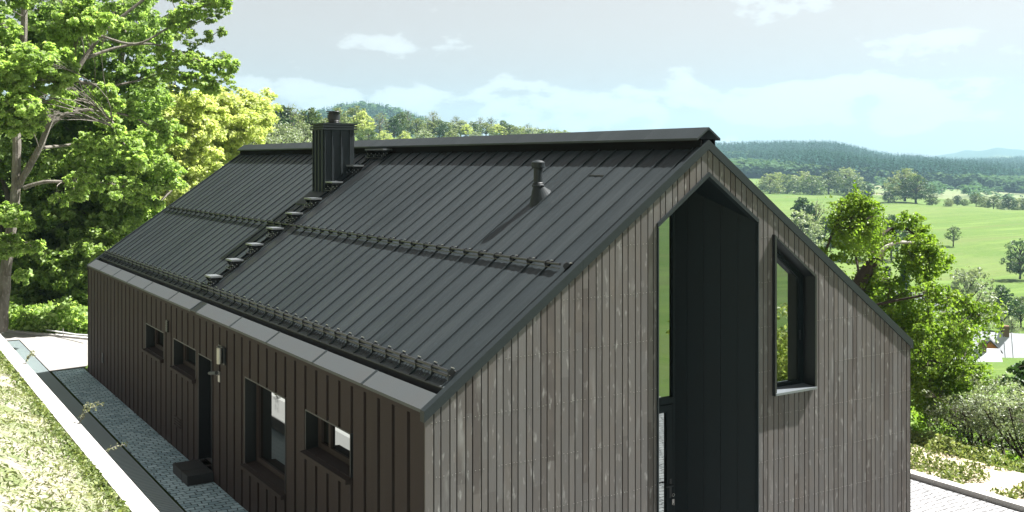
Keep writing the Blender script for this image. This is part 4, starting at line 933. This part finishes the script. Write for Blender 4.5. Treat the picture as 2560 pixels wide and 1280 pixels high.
# dense dark maples behind
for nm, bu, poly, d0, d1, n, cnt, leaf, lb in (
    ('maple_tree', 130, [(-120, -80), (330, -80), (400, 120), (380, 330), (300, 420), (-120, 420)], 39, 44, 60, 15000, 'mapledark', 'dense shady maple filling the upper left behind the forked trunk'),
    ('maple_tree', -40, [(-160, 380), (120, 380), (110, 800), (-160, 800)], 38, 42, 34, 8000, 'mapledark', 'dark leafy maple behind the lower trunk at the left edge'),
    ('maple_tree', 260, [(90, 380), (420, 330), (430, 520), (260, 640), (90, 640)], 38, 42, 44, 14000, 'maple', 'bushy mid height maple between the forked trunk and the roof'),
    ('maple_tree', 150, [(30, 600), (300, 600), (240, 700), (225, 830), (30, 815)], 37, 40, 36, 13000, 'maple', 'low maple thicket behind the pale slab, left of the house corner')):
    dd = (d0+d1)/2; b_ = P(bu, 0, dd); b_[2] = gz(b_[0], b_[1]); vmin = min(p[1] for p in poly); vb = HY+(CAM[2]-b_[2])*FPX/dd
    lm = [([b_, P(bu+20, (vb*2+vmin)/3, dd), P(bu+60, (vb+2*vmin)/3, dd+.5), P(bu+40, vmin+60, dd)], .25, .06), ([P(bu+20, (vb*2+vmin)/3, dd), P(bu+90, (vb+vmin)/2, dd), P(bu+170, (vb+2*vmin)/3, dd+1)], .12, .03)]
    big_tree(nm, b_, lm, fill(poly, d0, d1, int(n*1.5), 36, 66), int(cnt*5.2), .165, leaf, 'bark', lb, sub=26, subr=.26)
# sunlit yellow-green trees against the roof edge
for nm, bu, poly, d0, d1, n, cnt, leaf, lb in (
    ('lime_tree', 450, [(330, 300), (380, 240), (480, 225), (540, 300), (560, 420), (430, 520), (330, 480)], 44, 49, 46, 15000, 'lime', 'bright yellow green tree just left of the upper roof edge'),
    ('lime_tree', 560, [(500, 260), (560, 240), (640, 262), (650, 300), (600, 400), (540, 440), (490, 400)], 50, 55, 34, 10000, 'lime', 'pale yellow green tree touching the far end of the ridge'),
    ('lime_tree', 350, [(280, 420), (420, 400), (470, 470), (300, 640), (215, 680), (220, 540)], 43, 47, 40, 13000, 'lime', 'light green lower tree along the left verge of the roof')):
    dd = (d0+d1)/2; b_ = P(bu, 0, dd); b_[2] = gz(b_[0], b_[1]); vmin = min(p[1] for p in poly)
    lm = [([b_, P(bu, 560, dd), P(bu+20, vmin+130, dd), P(bu+10, vmin+40, dd)], .22, .05), ([P(bu, 540, dd), P(bu-60, vmin+170, dd), P(bu-90, vmin+100, dd)], .1, .03)]
    big_tree(nm, b_, lm, fill(poly, d0, d1, int(n*1.5), 30, 56), int(cnt*4.6), .16, leaf, 'darkbark', lb, sub=24, subr=.26, up=.6)
# low undergrowth beyond the slab kerb
n = 16000; uu = -80+rng.random(n)*330; dd_ = 33.5+rng.random(n)*4; pts = CAM + dd_[:, None]*(F + R*((uu-1280)/FPX)[:, None]); 
pts[:, 2] = ground(pts[:, 0], pts[:, 1]) + .05 + rng.random(n)*.9*np.clip(.6+np.array([mnoise.noise((x, y, 0)) for x, y in pts[:, :2]]), .1, 1)
kk = pts[:, 1] > 28.2-1.56*(pts[:, 0]+1.5); pts = pts[kk]; nn = rdir(len(pts))+[0, 0, .6]; nn /= np.linalg.norm(nn, axis=1)[:, None]; Vv, Ff = leafcards(pts, nn, .16)
tag(npmesh('undergrowth', Vv, Ff, M['maple'], tint=np.repeat(rng.random(len(pts)), 2)), kind='stuff')
# thin white cord on posts behind the kerb
r = empty('barrier_cord', P(120, 836, 34.5)); b0 = np.array(r.location); c_ = MB()
pa, pb, pc_ = P(66, 813, 34.5)-b0, P(158, 831, 33.0)-b0, P(222, 838, 32)-b0
c_.tube([pa, (pa+pb)/2+[0, 0, -.03], pb, (pb+pc_)/2+[0, 0, -.02], pc_], .022, 6); c_.build('cord', M['tape'], r)
for p in (pa, pb): c_ = MB(); c_.tube([p+[0, 0, -.7], p+[0, 0, .12]], .015, 6); c_.build('post', M['silver'], r)
tag(r, 'white barrier cord on thin posts in the bushes behind the pale slab', 'barrier')

# ================================================================== BROKEN TREE RIGHT OF THE HOUSE
dC = 24.; bC = P(2085, 1010, dC); bC[2] = gz(bC[0], bC[1])
limbsC = [([bC, P(2105, 860, dC), P(2135, 740, dC), P(2160, 690, dC), P(2196, 634, dC)], .22, .13)]
tbC = [(PL(dC, (2178, 650), (2196, 600, .2), (2222, 575, .4), (2260, 570, .6), (2290, 588, .8), (2310, 598, 1)), .05, .012),
       (PL(dC, (2190, 640), (2215, 618), (2245, 605), (2285, 608), (2312, 612), (2332, 645, .2)), .055, .015),
       (PL(dC, (2150, 700), (2140, 640, .5), (2135, 600, 1), (2160, 560, 1.2)), .035, .01),
       (PL(dC, (2060, 640, -1), (2078, 590, -1), (2095, 545, -1), (2115, 510, -1), (2150, 500, -1)), .03, .01),
       (PL(dC, (2120, 780), (2200, 760, -.5), (2290, 742, -1), (2340, 735, -1.2), (2400, 748, -1.4), (2450, 790, -1.6)), .035, .008),
       (PL(dC, (2120, 900), (2220, 880, -.5), (2320, 900, -1), (2400, 920, -1.2)), .04, .008),
       (PL(dC, (2110, 900), (2200, 960, .5), (2300, 960, 1), (2360, 980, 1)), .06, .012),
       ([bC, P(2090, 900, dC-1), P(2062, 640, dC-1)], .07, .03)]
lumpsC = fill([(2095, 500), (2150, 485), (2195, 500), (2205, 560), (2190, 640), (2150, 620), (2095, 575)], dC-1.6, dC-.2, 26, 12, 24)
lumpsC += fill([(2140, 600), (2210, 560), (2300, 575), (2345, 610), (2330, 640), (2230, 640), (2170, 650)], dC-.6, dC+1.2, 20, 11, 18)
lumpsC += fill([(2255, 620), (2320, 605), (2348, 660), (2350, 700), (2315, 745), (2275, 700)], dC-.5, dC+1, 24, 12, 22)
lumpsC += fill([(2120, 700), (2200, 660), (2250, 720), (2330, 760), (2340, 830), (2260, 830), (2180, 780)], dC-.5, dC+1.5, 46, 15, 30)
lumpsC += fill([(2255, 830), (2330, 790), (2420, 780), (2470, 900), (2500, 930), (2440, 960), (2380, 990), (2330, 1040), (2285, 1000), (2270, 930)], dC-2.2, dC+.8, 80, 16, 30)
lumpsC += fill([(2340, 740), (2440, 745), (2450, 800), (2400, 830), (2350, 800)], dC-2, dC, 10, 13, 22)
big_tree('broken_tree', bC, limbsC+tbC, lumpsC, 50000, .075, 'birchleaf', 'darkbark', 'drooping bright green tree with a thick sawn off leaning trunk behind the right roof edge', sub=16, subr=.30, droop=.6, up=.3, twig=.010)
r = bpy.data.objects[[o.name for o in bpy.data.objects if o.name.startswith('broken_tree')][0]]
ct = MB(); e0, e1 = P(2190, 642, dC)-bC, P(2197, 632, dC)-bC; ct.tube([e0, e1+(e1-e0)*.3], [.138, .135], 12); ct.build('cut_end', M['cutwood'], r)
wb = MB(); pts = [p-bC for p in PL(dC-.12, (2192, 638), (2215, 617), (2245, 605), (2285, 607), (2322, 610))]; wb.tube(pts, [.05, .045, .04, .03, .018], 8); wb.build('pale_branch', M['birch'], r)

# olive-like multi-stem trees and shrubs at the lower right
for (u, d, vt, poly, lb) in ((2445, 21.8, 960, [(2290, 1010), (2330, 960), (2400, 990), (2440, 940), (2470, 1000), (2450, 1060), (2330, 1060)], 'multi stemmed silvery leaved shrub nearest the house at the lower right'),
                    (2500, 22.5, 920, [(2440, 960), (2480, 930), (2540, 950), (2570, 1000), (2560, 1080), (2500, 1090), (2440, 1060)], 'silvery leaved tree with dark stems by the white tape at the right'),
                    (2560, 21.2, 940, [(2545, 1000), (2600, 960), (2640, 1050), (2600, 1130), (2550, 1130)], 'dark stemmed silvery shrub cut by the right edge of the photo')):
    b_ = P(u, 0, d); b_[2] = gz(b_[0], b_[1]); vb = HY+(CAM[2]-b_[2])*FPX/d
    lm = [([b_+[random.uniform(-.3, .3), random.uniform(-.3, .3), 0], P(u+dx*.4, vb-60, d), P(u+dx, vt+70, d+random.uniform(-.5, .5))], .035, .01) for dx in (-110, -70, -40, 5, 45)]
    big_tree('silver_tree', b_, lm, fill(poly, d-1, d+1, 13, 12, 24), 3600, .05, 'olive', 'darkbark', lb, sub=8, subr=.42)
b_ = P(2590, 0, 24); b_[2] = gz(b_[0], b_[1])
big_tree('dark_tree', b_, [([b_, P(2585, 1000, 24), P(2590, 900, 24)], .12, .04)], fill([(2540, 930), (2620, 880), (2680, 1000), (2640, 1180), (2560, 1130), (2545, 1030)], 23.5, 25.5, 22, 26, 42), 16000, .09, 'deep', 'darkbark', 'dark green leafy tree at the right edge below the farmhouse')
# white tape fence
r = empty('tape_fence', P(2470, 1150, 22.5)); b0 = np.array(r.location); r.location[2] = b0[2] = gz(b0[0], b0[1])
ps = [P(2385, 1106, 23.5)-b0, P(2493, 1118, 22.6)-b0, P(2640, 1150, 21)-b0]; c_ = MB(); c_.tube(ps, .014, 6); c_.build('tape', M['tape'], r)
ps2 = [p-[0, 0, .26] for p in ps]; c_ = MB(); c_.tube(ps2[1:], .008, 6); c_.build('tape', M['tape'], r)
for p in ps[:2]: w3 = p+b0; zz = gz(w3[0], w3[1])-b0[2]; c_ = MB(); c_.tube([(p[0], p[1], zz-.1), (p[0], p[1], p[2]+.05)], .02, 6); c_.build('post', M['tape'], r)
tag(r, 'white tape fence line on thin posts among the silvery shrubs', 'fence')

# ================================================================== FARMHOUSES IN THE VALLEY
def cottage(name, u, d, yaw, L_, B_, wall_h, roof_h, label, dormer=False, annex=False, ridge_v=800):
    p = P(u, 0, d); z = zc(ridge_v, d)-wall_h-roof_h; r = empty(name, (p[0], p[1], z)); r.rotation_euler = (0, 0, yaw)
    b = MB(); b.box((-L_/2, -B_/2, -4), (L_/2, B_/2, wall_h)); 
    for s in (-1, 1): b.prism([(-B_/2, wall_h), (B_/2, wall_h), (0, wall_h+roof_h-.1)], 'x', s*(L_/2-.2), s*L_/2)
    b.build('wall', M['plaster'], r)
    t = MB(); e = .7; k = roof_h/(B_/2)
    for s in (-1, 1):
        y1 = s*(B_/2+e); t.hexa([(-L_/2-e, 0, wall_h+roof_h), (L_/2+e, 0, wall_h+roof_h), (L_/2+e, y1, wall_h-e*k), (-L_/2-e, y1, wall_h-e*k), (-L_/2-e, 0, wall_h+roof_h+.12), (L_/2+e, 0, wall_h+roof_h+.12), (L_/2+e, y1, wall_h-e*k+.12), (-L_/2-e, y1, wall_h-e*k+.12)])
        for i in range(int(L_/.9)):
            x = -L_/2-e+.45+i*.9; t.hexa([(x, 0, wall_h+roof_h+.12), (x+.08, 0, wall_h+roof_h+.12), (x+.08, y1, wall_h-e*k+.12), (x, y1, wall_h-e*k+.12), (x, 0, wall_h+roof_h+.2), (x+.08, 0, wall_h+roof_h+.2), (x+.08, y1, wall_h-e*k+.2), (x, y1, wall_h-e*k+.2)])
    rf = t.build('roof', M['metalroof'], r)
    c = MB(); c.box((L_*.2, -.4, wall_h+roof_h-.6), (L_*.2+.7, .4, wall_h+roof_h+1)); c.build('chimney', M['brownwall'], rf)
    for s in (-1, 1):
        for x in np.linspace(-L_/2+1.5, L_/2-1.5, 4):
            c = MB(); yy = s*(B_/2+.03); c.box((x-.5, min(yy, yy-.06*s), .9), (x+.5, max(yy, yy-.06*s), 2.2)); c.build('window', M['winglass'], r)
    if dormer:
        c = MB(); y = -B_/2*.55; zz = wall_h+roof_h*.45; c.box((-1.0, y-1.2, zz-.9), (1.0, y+1.5, zz+.9)); c.prism([(-1.0, zz+.9), (1.0, zz+.9), (0, zz+2.0)], 'y', y-1.2, y+1.5); dm = c.build('dormer', M['orange'], r)
        c = MB()
        for s in (-1, 1): c.hexa([(0, y-1.5, zz+2.05), (s*1.4, y-1.5, zz+.55), (s*1.4, y+3, zz+.55), (0, y+3, zz+2.05), (0, y-1.5, zz+2.2), (s*1.4, y-1.5, zz+.7), (s*1.4, y+3, zz+.7), (0, y+3, zz+2.2)])
        c.build('dormer_roof', M['dark'], dm); c = MB(); c.box((-.45, y-1.24, zz-.4), (.45, y-1.18, zz+.8)); c.build('pane', M['winglass'], dm)
    if annex:
        c = MB(); c.box((L_/2+.1, -B_/2+1, -1), (L_/2+5, B_/2-1.5, wall_h-.4)); ax = c.build('annex', M['brownwall'], r)
        c = MB(); c.hexa([(L_/2+.72, -B_/2, wall_h-.35), (L_/2+6, -B_/2, wall_h-.35), (L_/2+6, 0, wall_h+2), (L_/2+.72, 0, wall_h+2.6), (L_/2+.72, -B_/2, wall_h-.2), (L_/2+6, -B_/2, wall_h-.2), (L_/2+6, 0, wall_h+2.15), (L_/2+.72, 0, wall_h+2.75)]); c.build('annex_roof', M['metalroof'], ax)
    tag(r, label, 'house'); return r
YW = -math.atan2(F[0], F[1])
cottage('farmhouse', 2470, 132, YW-.35, 8.5, 7.5, 2.4, 4.6, 'farmhouse with a pale tin roof and an orange dormer in the valley on the right', dormer=True, annex=True, ridge_v=832)
cottage('farmhouse', 2290, 138, YW-1.0, 8, 7, 2.6, 4.0, 'small house with a pale roof half hidden behind the drooping tree', ridge_v=735)
cottage('farmhouse', 2425, 120, YW-.2, 5, 5, 2.0, 2.6, 'low pale roofed building just left of the orange dormered farmhouse', ridge_v=872)

# ================================================================== VALLEY AND MEADOW TREES
G1 = 'trees round the farmhouses'; G2 = 'trees standing on the meadow'; G3 = 'tree row along the far meadow edge'; G4 = 'trees beyond the roof ridge'
for a in [
 ('willow_tree', 'willow', 2422, 652, 155, 1.0, 'olive', 'large pale silvery willow right of the drooping tree', G1, 'willow', 'darkbark', 0),
 ('spruce_tree', 'conifer', 2262, 640, 80, .85, 'needle', 'small dark pointed spruce between the sawn trunk and the meadow', G1, 'spruce', 'darkbark', 0),
 ('spruce_tree', 'conifer', 2218, 655, 84, .95, 'needle', 'spruce just left of the small dark pointed one', G1, 'spruce', 'darkbark', 1),
 ('bushy_tree', 'round', 2190, 690, 70, 1.2, 'birchleaf', 'fresh green rounded tree below the sawn off trunk', G1, 'tree', 'darkbark', 0),
 ('bushy_tree', 'round', 2300, 745, 66, 1.3, 'birchleaf', 'fresh green tree in front of the hidden small house', G1, 'tree', 'darkbark', 1),
 ('bushy_tree', 'round', 2505, 712, 165, 1.0, 'deep', 'dark round tree above the farmhouse roof', G1, 'tree', 'darkbark', 0),
 ('bushy_tree', 'round', 2552, 735, 170, 1.1, 'midgreen', 'mid green tree at the right edge above the farmhouse', G1, 'tree', 'darkbark', 1),
 ('bushy_tree', 'big', 2530, 785, 160, .8, 'olive', 'pale leafy tree just behind the farmhouse roof', G1, 'tree', 'darkbark', 0),
 ('bushy_tree', 'round', 2440, 785, 160, .9, 'olive', 'pale tree left above the farmhouse ridge', G1, 'tree', 'darkbark', 0),
 ('bushy_tree', 'round', 2545, 935, 75, 1.0, 'deep', 'dark bush right of and below the farmhouse', G1, 'bush', 'darkbark', 1),
 ('bushy_tree', 'bush', 2470, 975, 52, 1.1, 'olive', 'silvery bush on the slope under the farmhouse', G1, 'bush', 'darkbark', 0),
 ('bushy_tree', 'bush', 2310, 960, 45, 1.2, 'olive', 'pale bush showing under the drooping branches beside the house wall', G1, 'bush', 'darkbark', 1),
 ('meadow_tree', 'apple', 2383, 562, 292, 1.15, 'midgreen', 'small lone open crowned tree in the middle of the meadow', G2, 'tree', 'darkbark', 0),
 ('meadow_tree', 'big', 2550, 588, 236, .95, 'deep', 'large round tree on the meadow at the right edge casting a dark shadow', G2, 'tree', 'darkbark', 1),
 ('meadow_tree', 'round', 2228, 536, 262, .95, 'deep', 'dark round tree behind the drooping tree top', G2, 'tree', 'darkbark', 0),
 ('meadow_tree', 'tall', 2280, 543, 268, .9, 'midgreen', 'slim pyramidal tree just right of the dark round one', G2, 'tree', 'darkbark', 0),
 ('meadow_tree', 'tall', 2008, 480, 262, .8, 'deep', 'dark narrow tree, tallest of the meadow thicket by the roof edge', G2, 'tree', 'darkbark', 1),
 ('meadow_tree', 'bush', 2000, 520, 255, 1.0, 'olive', 'pale bush at the left foot of the dark narrow tree', G2, 'bush', 'darkbark', 0),
 ('meadow_tree', 'sparse', 2038, 492, 262, .9, 'palegreen', 'thin pale tree right of the dark narrow one', G2, 'tree', 'bark', 0),
 ('meadow_tree', 'round', 2062, 535, 258, .8, 'midgreen', 'low tree in the gap of the meadow thicket', G2, 'tree', 'darkbark', 1),
 ('meadow_tree', 'round', 2112, 490, 258, .75, 'midgreen', 'tree behind the left half of the drooping top', G2, 'tree', 'darkbark', 0),
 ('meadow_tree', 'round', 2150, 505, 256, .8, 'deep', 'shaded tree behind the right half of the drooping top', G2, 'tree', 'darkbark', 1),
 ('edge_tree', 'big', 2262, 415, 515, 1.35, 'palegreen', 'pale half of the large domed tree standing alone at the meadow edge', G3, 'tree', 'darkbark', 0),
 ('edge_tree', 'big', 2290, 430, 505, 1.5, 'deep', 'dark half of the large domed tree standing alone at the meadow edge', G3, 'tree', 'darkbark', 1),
 ('edge_tree', 'bush', 2222, 474, 505, 1.4, 'deep', 'low dark bush left of the large domed tree', G3, 'bush', 'darkbark', 0),
 ('edge_tree', 'bush', 2330, 484, 500, 1.4, 'midgreen', 'low bush right of the large domed tree', G3, 'bush', 'darkbark', 1),
 ('edge_tree', 'round', 2172, 462, 620, .8, 'deep', 'small dark tree between the tree row and the domed tree', G3, 'tree', 'darkbark', 0),
]: tree(a[0], a[1], a[2], a[3], a[4], a[5], a[6], a[7], a[8], a[9], a[10], a[11])
ORDN = ['first', 'second', 'third', 'fourth', 'fifth', 'sixth', 'seventh', 'eighth', 'ninth', 'tenth', 'eleventh', 'twelfth', 'thirteenth', 'fourteenth', 'fifteenth', 'sixteenth', 'seventeenth', 'eighteenth', 'nineteenth', 'twentieth', 'twenty-first', 'twenty-second', 'twenty-third', 'twenty-fourth', 'twenty-fifth', 'twenty-sixth', 'twenty-seventh', 'twenty-eighth', 'twenty-ninth', 'thirtieth']
DESC = {'palegreen': 'pale green', 'midgreen': 'mid green', 'deep': 'dark green', 'olive': 'silvery green', 'lime': 'yellow green'}
row = [(1925, 432, 'bush', 'palegreen'), (1945, 428, 'bush', 'palegreen'), (1968, 434, 'bush', 'midgreen'), (1990, 436, 'bush', 'palegreen'), (2010, 426, 'bush', 'palegreen'), (2030, 436, 'bush', 'midgreen'), (2052, 444, 'bush', 'olive'), (2072, 422, 'round', 'midgreen'), (2092, 432, 'bush', 'deep'), (2116, 412, 'big', 'palegreen'), (2134, 438, 'bush', 'midgreen'), (2152, 450, 'bush', 'deep')]
for i, (u, vt, k, lf) in enumerate(row): tree('edge_tree', k, u, vt, 640+(i*37) % 60, 1.55 if k == 'bush' else 1.3, lf, '%s %s in the row along the far meadow edge, %s from the roof' % (DESC[lf], 'bush' if k == 'bush' else 'tree', ORDN[i]), G3, var=i % 2)
row = [(2372, 494, 'bush', 'palegreen'), (2393, 486, 'round', 'deep'), (2412, 496, 'bush', 'midgreen'), (2440, 480, 'round', 'midgreen'), (2462, 490, 'bush', 'palegreen'), (2484, 486, 'round', 'midgreen'), (2505, 497, 'bush', 'olive'), (2522, 488, 'round', 'deep'), (2545, 494, 'bush', 'palegreen'), (2570, 490, 'round', 'midgreen')]
for i, (u, vt, k, lf) in enumerate(row): tree('edge_tree', k, u, vt, 470+(i*29) % 40, 1.2, lf, '%s %s right of the domed tree, %s from left' % (DESC[lf], 'bush' if k == 'bush' else 'tree', ORDN[i]), G3, var=i % 2)
# woods beyond the ridge: individually visible trees
row = [(590, 262, 'sparse', 'palegreen', 150, .8), (628, 258, 'round', 'lime', 140, .9), (655, 246, 'sparse', 'midgreen', 190, .8), (692, 252, 'tall', 'deep', 200, 1.2), (725, 252, 'sparse', 'palegreen', 200, .8), (748, 268, 'sparse', 'midgreen', 230, .8), (777, 262, 'tall', 'midgreen', 210, 1.0), (810, 290, 'round', 'palegreen', 260, .9), (846, 268, 'round', 'palegreen', 300, .9), (885, 258, 'round', 'palegreen', 330, .8), (905, 276, 'round', 'lime', 320, .9), (950, 276, 'sparse', 'palegreen', 350, .9), (985, 292, 'round', 'deep', 370, .9), (1000, 276, 'round', 'midgreen', 400, .7), (1020, 270, 'sparse', 'midgreen', 410, .7), (1042, 292, 'round', 'palegreen', 400, .8), (1082, 272, 'sparse', 'olive', 430, .9), (1108, 305, 'round', 'deep', 410, .8), (1140, 286, 'sparse', 'palegreen', 450, .9), (1165, 308, 'round', 'lime', 430, .9), (1200, 288, 'sparse', 'olive', 460, .8), (1228, 288, 'sparse', 'midgreen', 460, .8), (1258, 300, 'round', 'midgreen', 450, .9), (1288, 312, 'round', 'palegreen', 440, .9), (1318, 304, 'sparse', 'olive', 470, .8), (1345, 314, 'sparse', 'midgreen', 470, .8), (1375, 316, 'sparse', 'olive', 480, .8), (1408, 321, 'round', 'palegreen', 480, .8)]
for i, (u, vt, k, lf, d, w_) in enumerate(row):
    sp_ = k == 'sparse'
    tree('ridge_tree', k, u, vt, d, w_*1.3, lf, '%s%s tree beyond the roof ridge, %s from the left' % ('thin leaved ' if sp_ else '', DESC[lf], ORDN[i]), G4, bark='bark' if sp_ else 'darkbark', var=i % 2)
for i, (u, vt) in enumerate([(640, 300), (672, 310), (700, 296), (735, 308), (762, 300), (615, 320)]):
    tree('willow_bush', 'willow', u, vt, 118+i*5, 1.1, 'olive', 'silvery green willow bush left of the chimney behind the ridge, %s' % ['second from the left', 'third from the left', 'fourth from the left', 'fifth from the left', 'nearest the chimney', 'leftmost'][i], 'willow bushes behind the ridge', 'bush', var=i % 2)
for i, (u, vt) in enumerate([(840, 322), (920, 318), (960, 325), (1060, 322), (1130, 325), (1240, 328), (1010, 326), (1190, 328)]):
    tree('ridge_bush', 'bush', u, vt, 300+i*12, 1.6, ['palegreen', 'midgreen', 'lime', 'olive'][i % 4], '%s bush low behind the roof ridge under the tree line' % (['large pale green', 'large mid green', 'large yellow green', 'large silvery green', 'smaller pale green', 'smaller mid green', 'smaller yellow green', 'smaller silvery green'][i]), 'bushes under the ridge tree line', 'bush', var=i % 2)

b_ = np.array([14.5, -7.6, 0.]); b_[2] = gz(14.5, -7.6); Vv, Ff, T = lumpleaves([(rng.normal(0, .8), rng.normal(0, .8), .6+1.8*rng.random(), .8) for _ in range(16)], 9000, .12)
r = empty('golden_bush', b_); npmesh('crown', Vv, Ff, M['lime'], r, T); tm_ = MB(); tm_.tube([(0, 0, -.1), (.1, 0, 1.4)], [.08, .03], 6); tm_.build('trunk', M['darkbark'], r); tag(r, 'yellow green bush seen only as a reflection in the gable window', 'bush')

for i, (u, vt, lf, k) in enumerate([(1070, 300, 'palegreen', 'bush'), (1098, 296, 'midgreen', 'round'), (1125, 304, 'palegreen', 'bush'), (1152, 298, 'olive', 'round'), (1182, 302, 'midgreen', 'bush'), (1215, 304, 'palegreen', 'round'), (1243, 308, 'lime', 'bush'), (1272, 306, 'midgreen', 'round'), (1303, 314, 'palegreen', 'bush'), (1332, 316, 'olive', 'bush'), (1360, 320, 'midgreen', 'bush'), (1392, 322, 'palegreen', 'bush')]):
    tree('skyline_tree', k, u, vt, 425+i*3, 1.5, lf, '%s %s in the low line right of the chimney, %s from the left' % (DESC[lf], 'bush' if k == 'bush' else 'tree', ORDN[i]), 'low tree line right of the chimney', 'tree', var=i % 2)

# ================================================================== FAR FOREST (one mass)
def forest(name, pts, hs, con, leafc, leafd):
    "pts (N,3) ground points; conifer flags"
    con = np.asarray(con)
    for flag, nm, lf in ((True, leafc, 24), (False, leafd, 30)):
        idx = np.where(con == flag)[0]
        if not len(idx): continue
        p = np.repeat(pts[idx], lf, 0); h = np.repeat(hs[idx], lf); m_ = len(p); a = rng.random(m_)*6.283
        if flag:
            t = rng.random(m_)**.8; rr = .17*h*(1-t)*np.sqrt(rng.random(m_)); off = np.stack([rr*np.cos(a), rr*np.sin(a), h*(.06+.92*t)], 1); nn = np.stack([np.cos(a)*.4, np.sin(a)*.4, np.full(m_, .9)], 1)+rng.normal(0, .2, (m_, 3)); sz = h*.21*(1.15-t)
        else:
            q_ = rdir(m_); q_[:, 2] = abs(q_[:, 2])*.9-.1; off = q_*np.array([.40, .40, .55])*h[:, None]*(.7+.3*rng.random(m_))[:, None]; off[:, 2] += h*.38; nn = q_*.35+[0, 0, .9]+rng.normal(0, .2, (m_, 3)); sz = h*.30
        nn /= np.linalg.norm(nn, axis=1)[:, None]; Vv, Ff = leafcards(p+off, nn, sz, .8)
        t_ = np.clip(np.repeat(rng.normal(.5, .16, len(idx)), lf)+rng.normal(0, .1, m_), 0, 1)
        tag(npmesh(name, Vv, Ff, M[nm], tint=np.repeat(t_, 2)), kind='stuff')
n = 40000; uu = 1400+rng.random(n)*1260; dd_ = 960+2300*rng.random(n)**1.15
xy = CAM[:2] + dd_[:, None]*(F[:2] + R[:2]*((uu-1280)/FPX)[:, None]); pz = ground(xy[:, 0], xy[:, 1]); r_ = np.hypot(xy[:, 0]-CAM[0], xy[:, 1]-CAM[1]); pz = pz + np.where((r_ > 1100) & (r_ < 3300), 1, 0)*sm((r_-1100)/500)*7*np.sin(xy[:, 0]*.0062)*np.cos(xy[:, 1]*.0051+.6)
nz_ = np.array([mnoise.noise((x*.0035, y*.0035, 2.)) for x, y in xy]); near = dd_ < 1250
con = (nz_ + rng.normal(0, .05, n) > np.where(dd_ > 1750, -.25, np.where(near, .10, .0)))
forest('forest', np.column_stack([xy, pz]), np.where(con, 18+9*rng.random(n), 11+6*rng.random(n)), con, 'farneedle', 'farleaf')
n = 2600; uu = 640+rng.random(n)*470; dd_ = 1330+220*rng.random(n)
xy = CAM[:2] + dd_[:, None]*(F[:2] + R[:2]*((uu-1280)/FPX)[:, None]); k_h = np.interp(dd_, [1250, 1375, 1500, 1650], [0, .7, 1, .6])
zz = np.array([(zc(np.interp(u, us, cr2), 1500))*k for u, k in zip(uu, k_h)])
forest('forest', np.column_stack([xy, zz]), 10+5*rng.random(n), rng.random(n) < .85, 'farneedle', 'farleaf')
# scattered trees and copses on the pale fields (far, a few pixels each)
n = 420; uu = 2130+rng.random(n)*470; dd_ = 700+280*rng.random(n); nz_ = np.array([mnoise.noise((u*.022, d*.012, 5)) for u, d in zip(uu, dd_)]); k = nz_ > .12; uu, dd_ = uu[k], dd_[k]
xy = CAM[:2] + dd_[:, None]*(F[:2] + R[:2]*((uu-1280)/FPX)[:, None]); pz = ground(xy[:, 0], xy[:, 1])
forest('copse', np.column_stack([xy, pz]), 6+5*rng.random(len(uu)), rng.random(len(uu)) < .3, 'farneedle', 'farleaf')

# ================================================================== AIR
hz = MB(); hz.box((-3600, -3600, -90), (6200, 6200, 330)); 
hm = bpy.data.materials.new('air'); hm.use_nodes = True; t = hm.node_tree; t.nodes.clear(); o = t.nodes.new('ShaderNodeOutputMaterial'); vl = t.nodes.new('ShaderNodeVolumePrincipled')
vl.inputs['Color'].default_value = (.37, .60, .71, 1); vl.inputs['Density'].default_value = .00018; vl.inputs['Anisotropy'].default_value = .2; t.links.new(vl.outputs[0], o.inputs['Volume'])
tag(hz.build('haze', hm), kind='stuff')
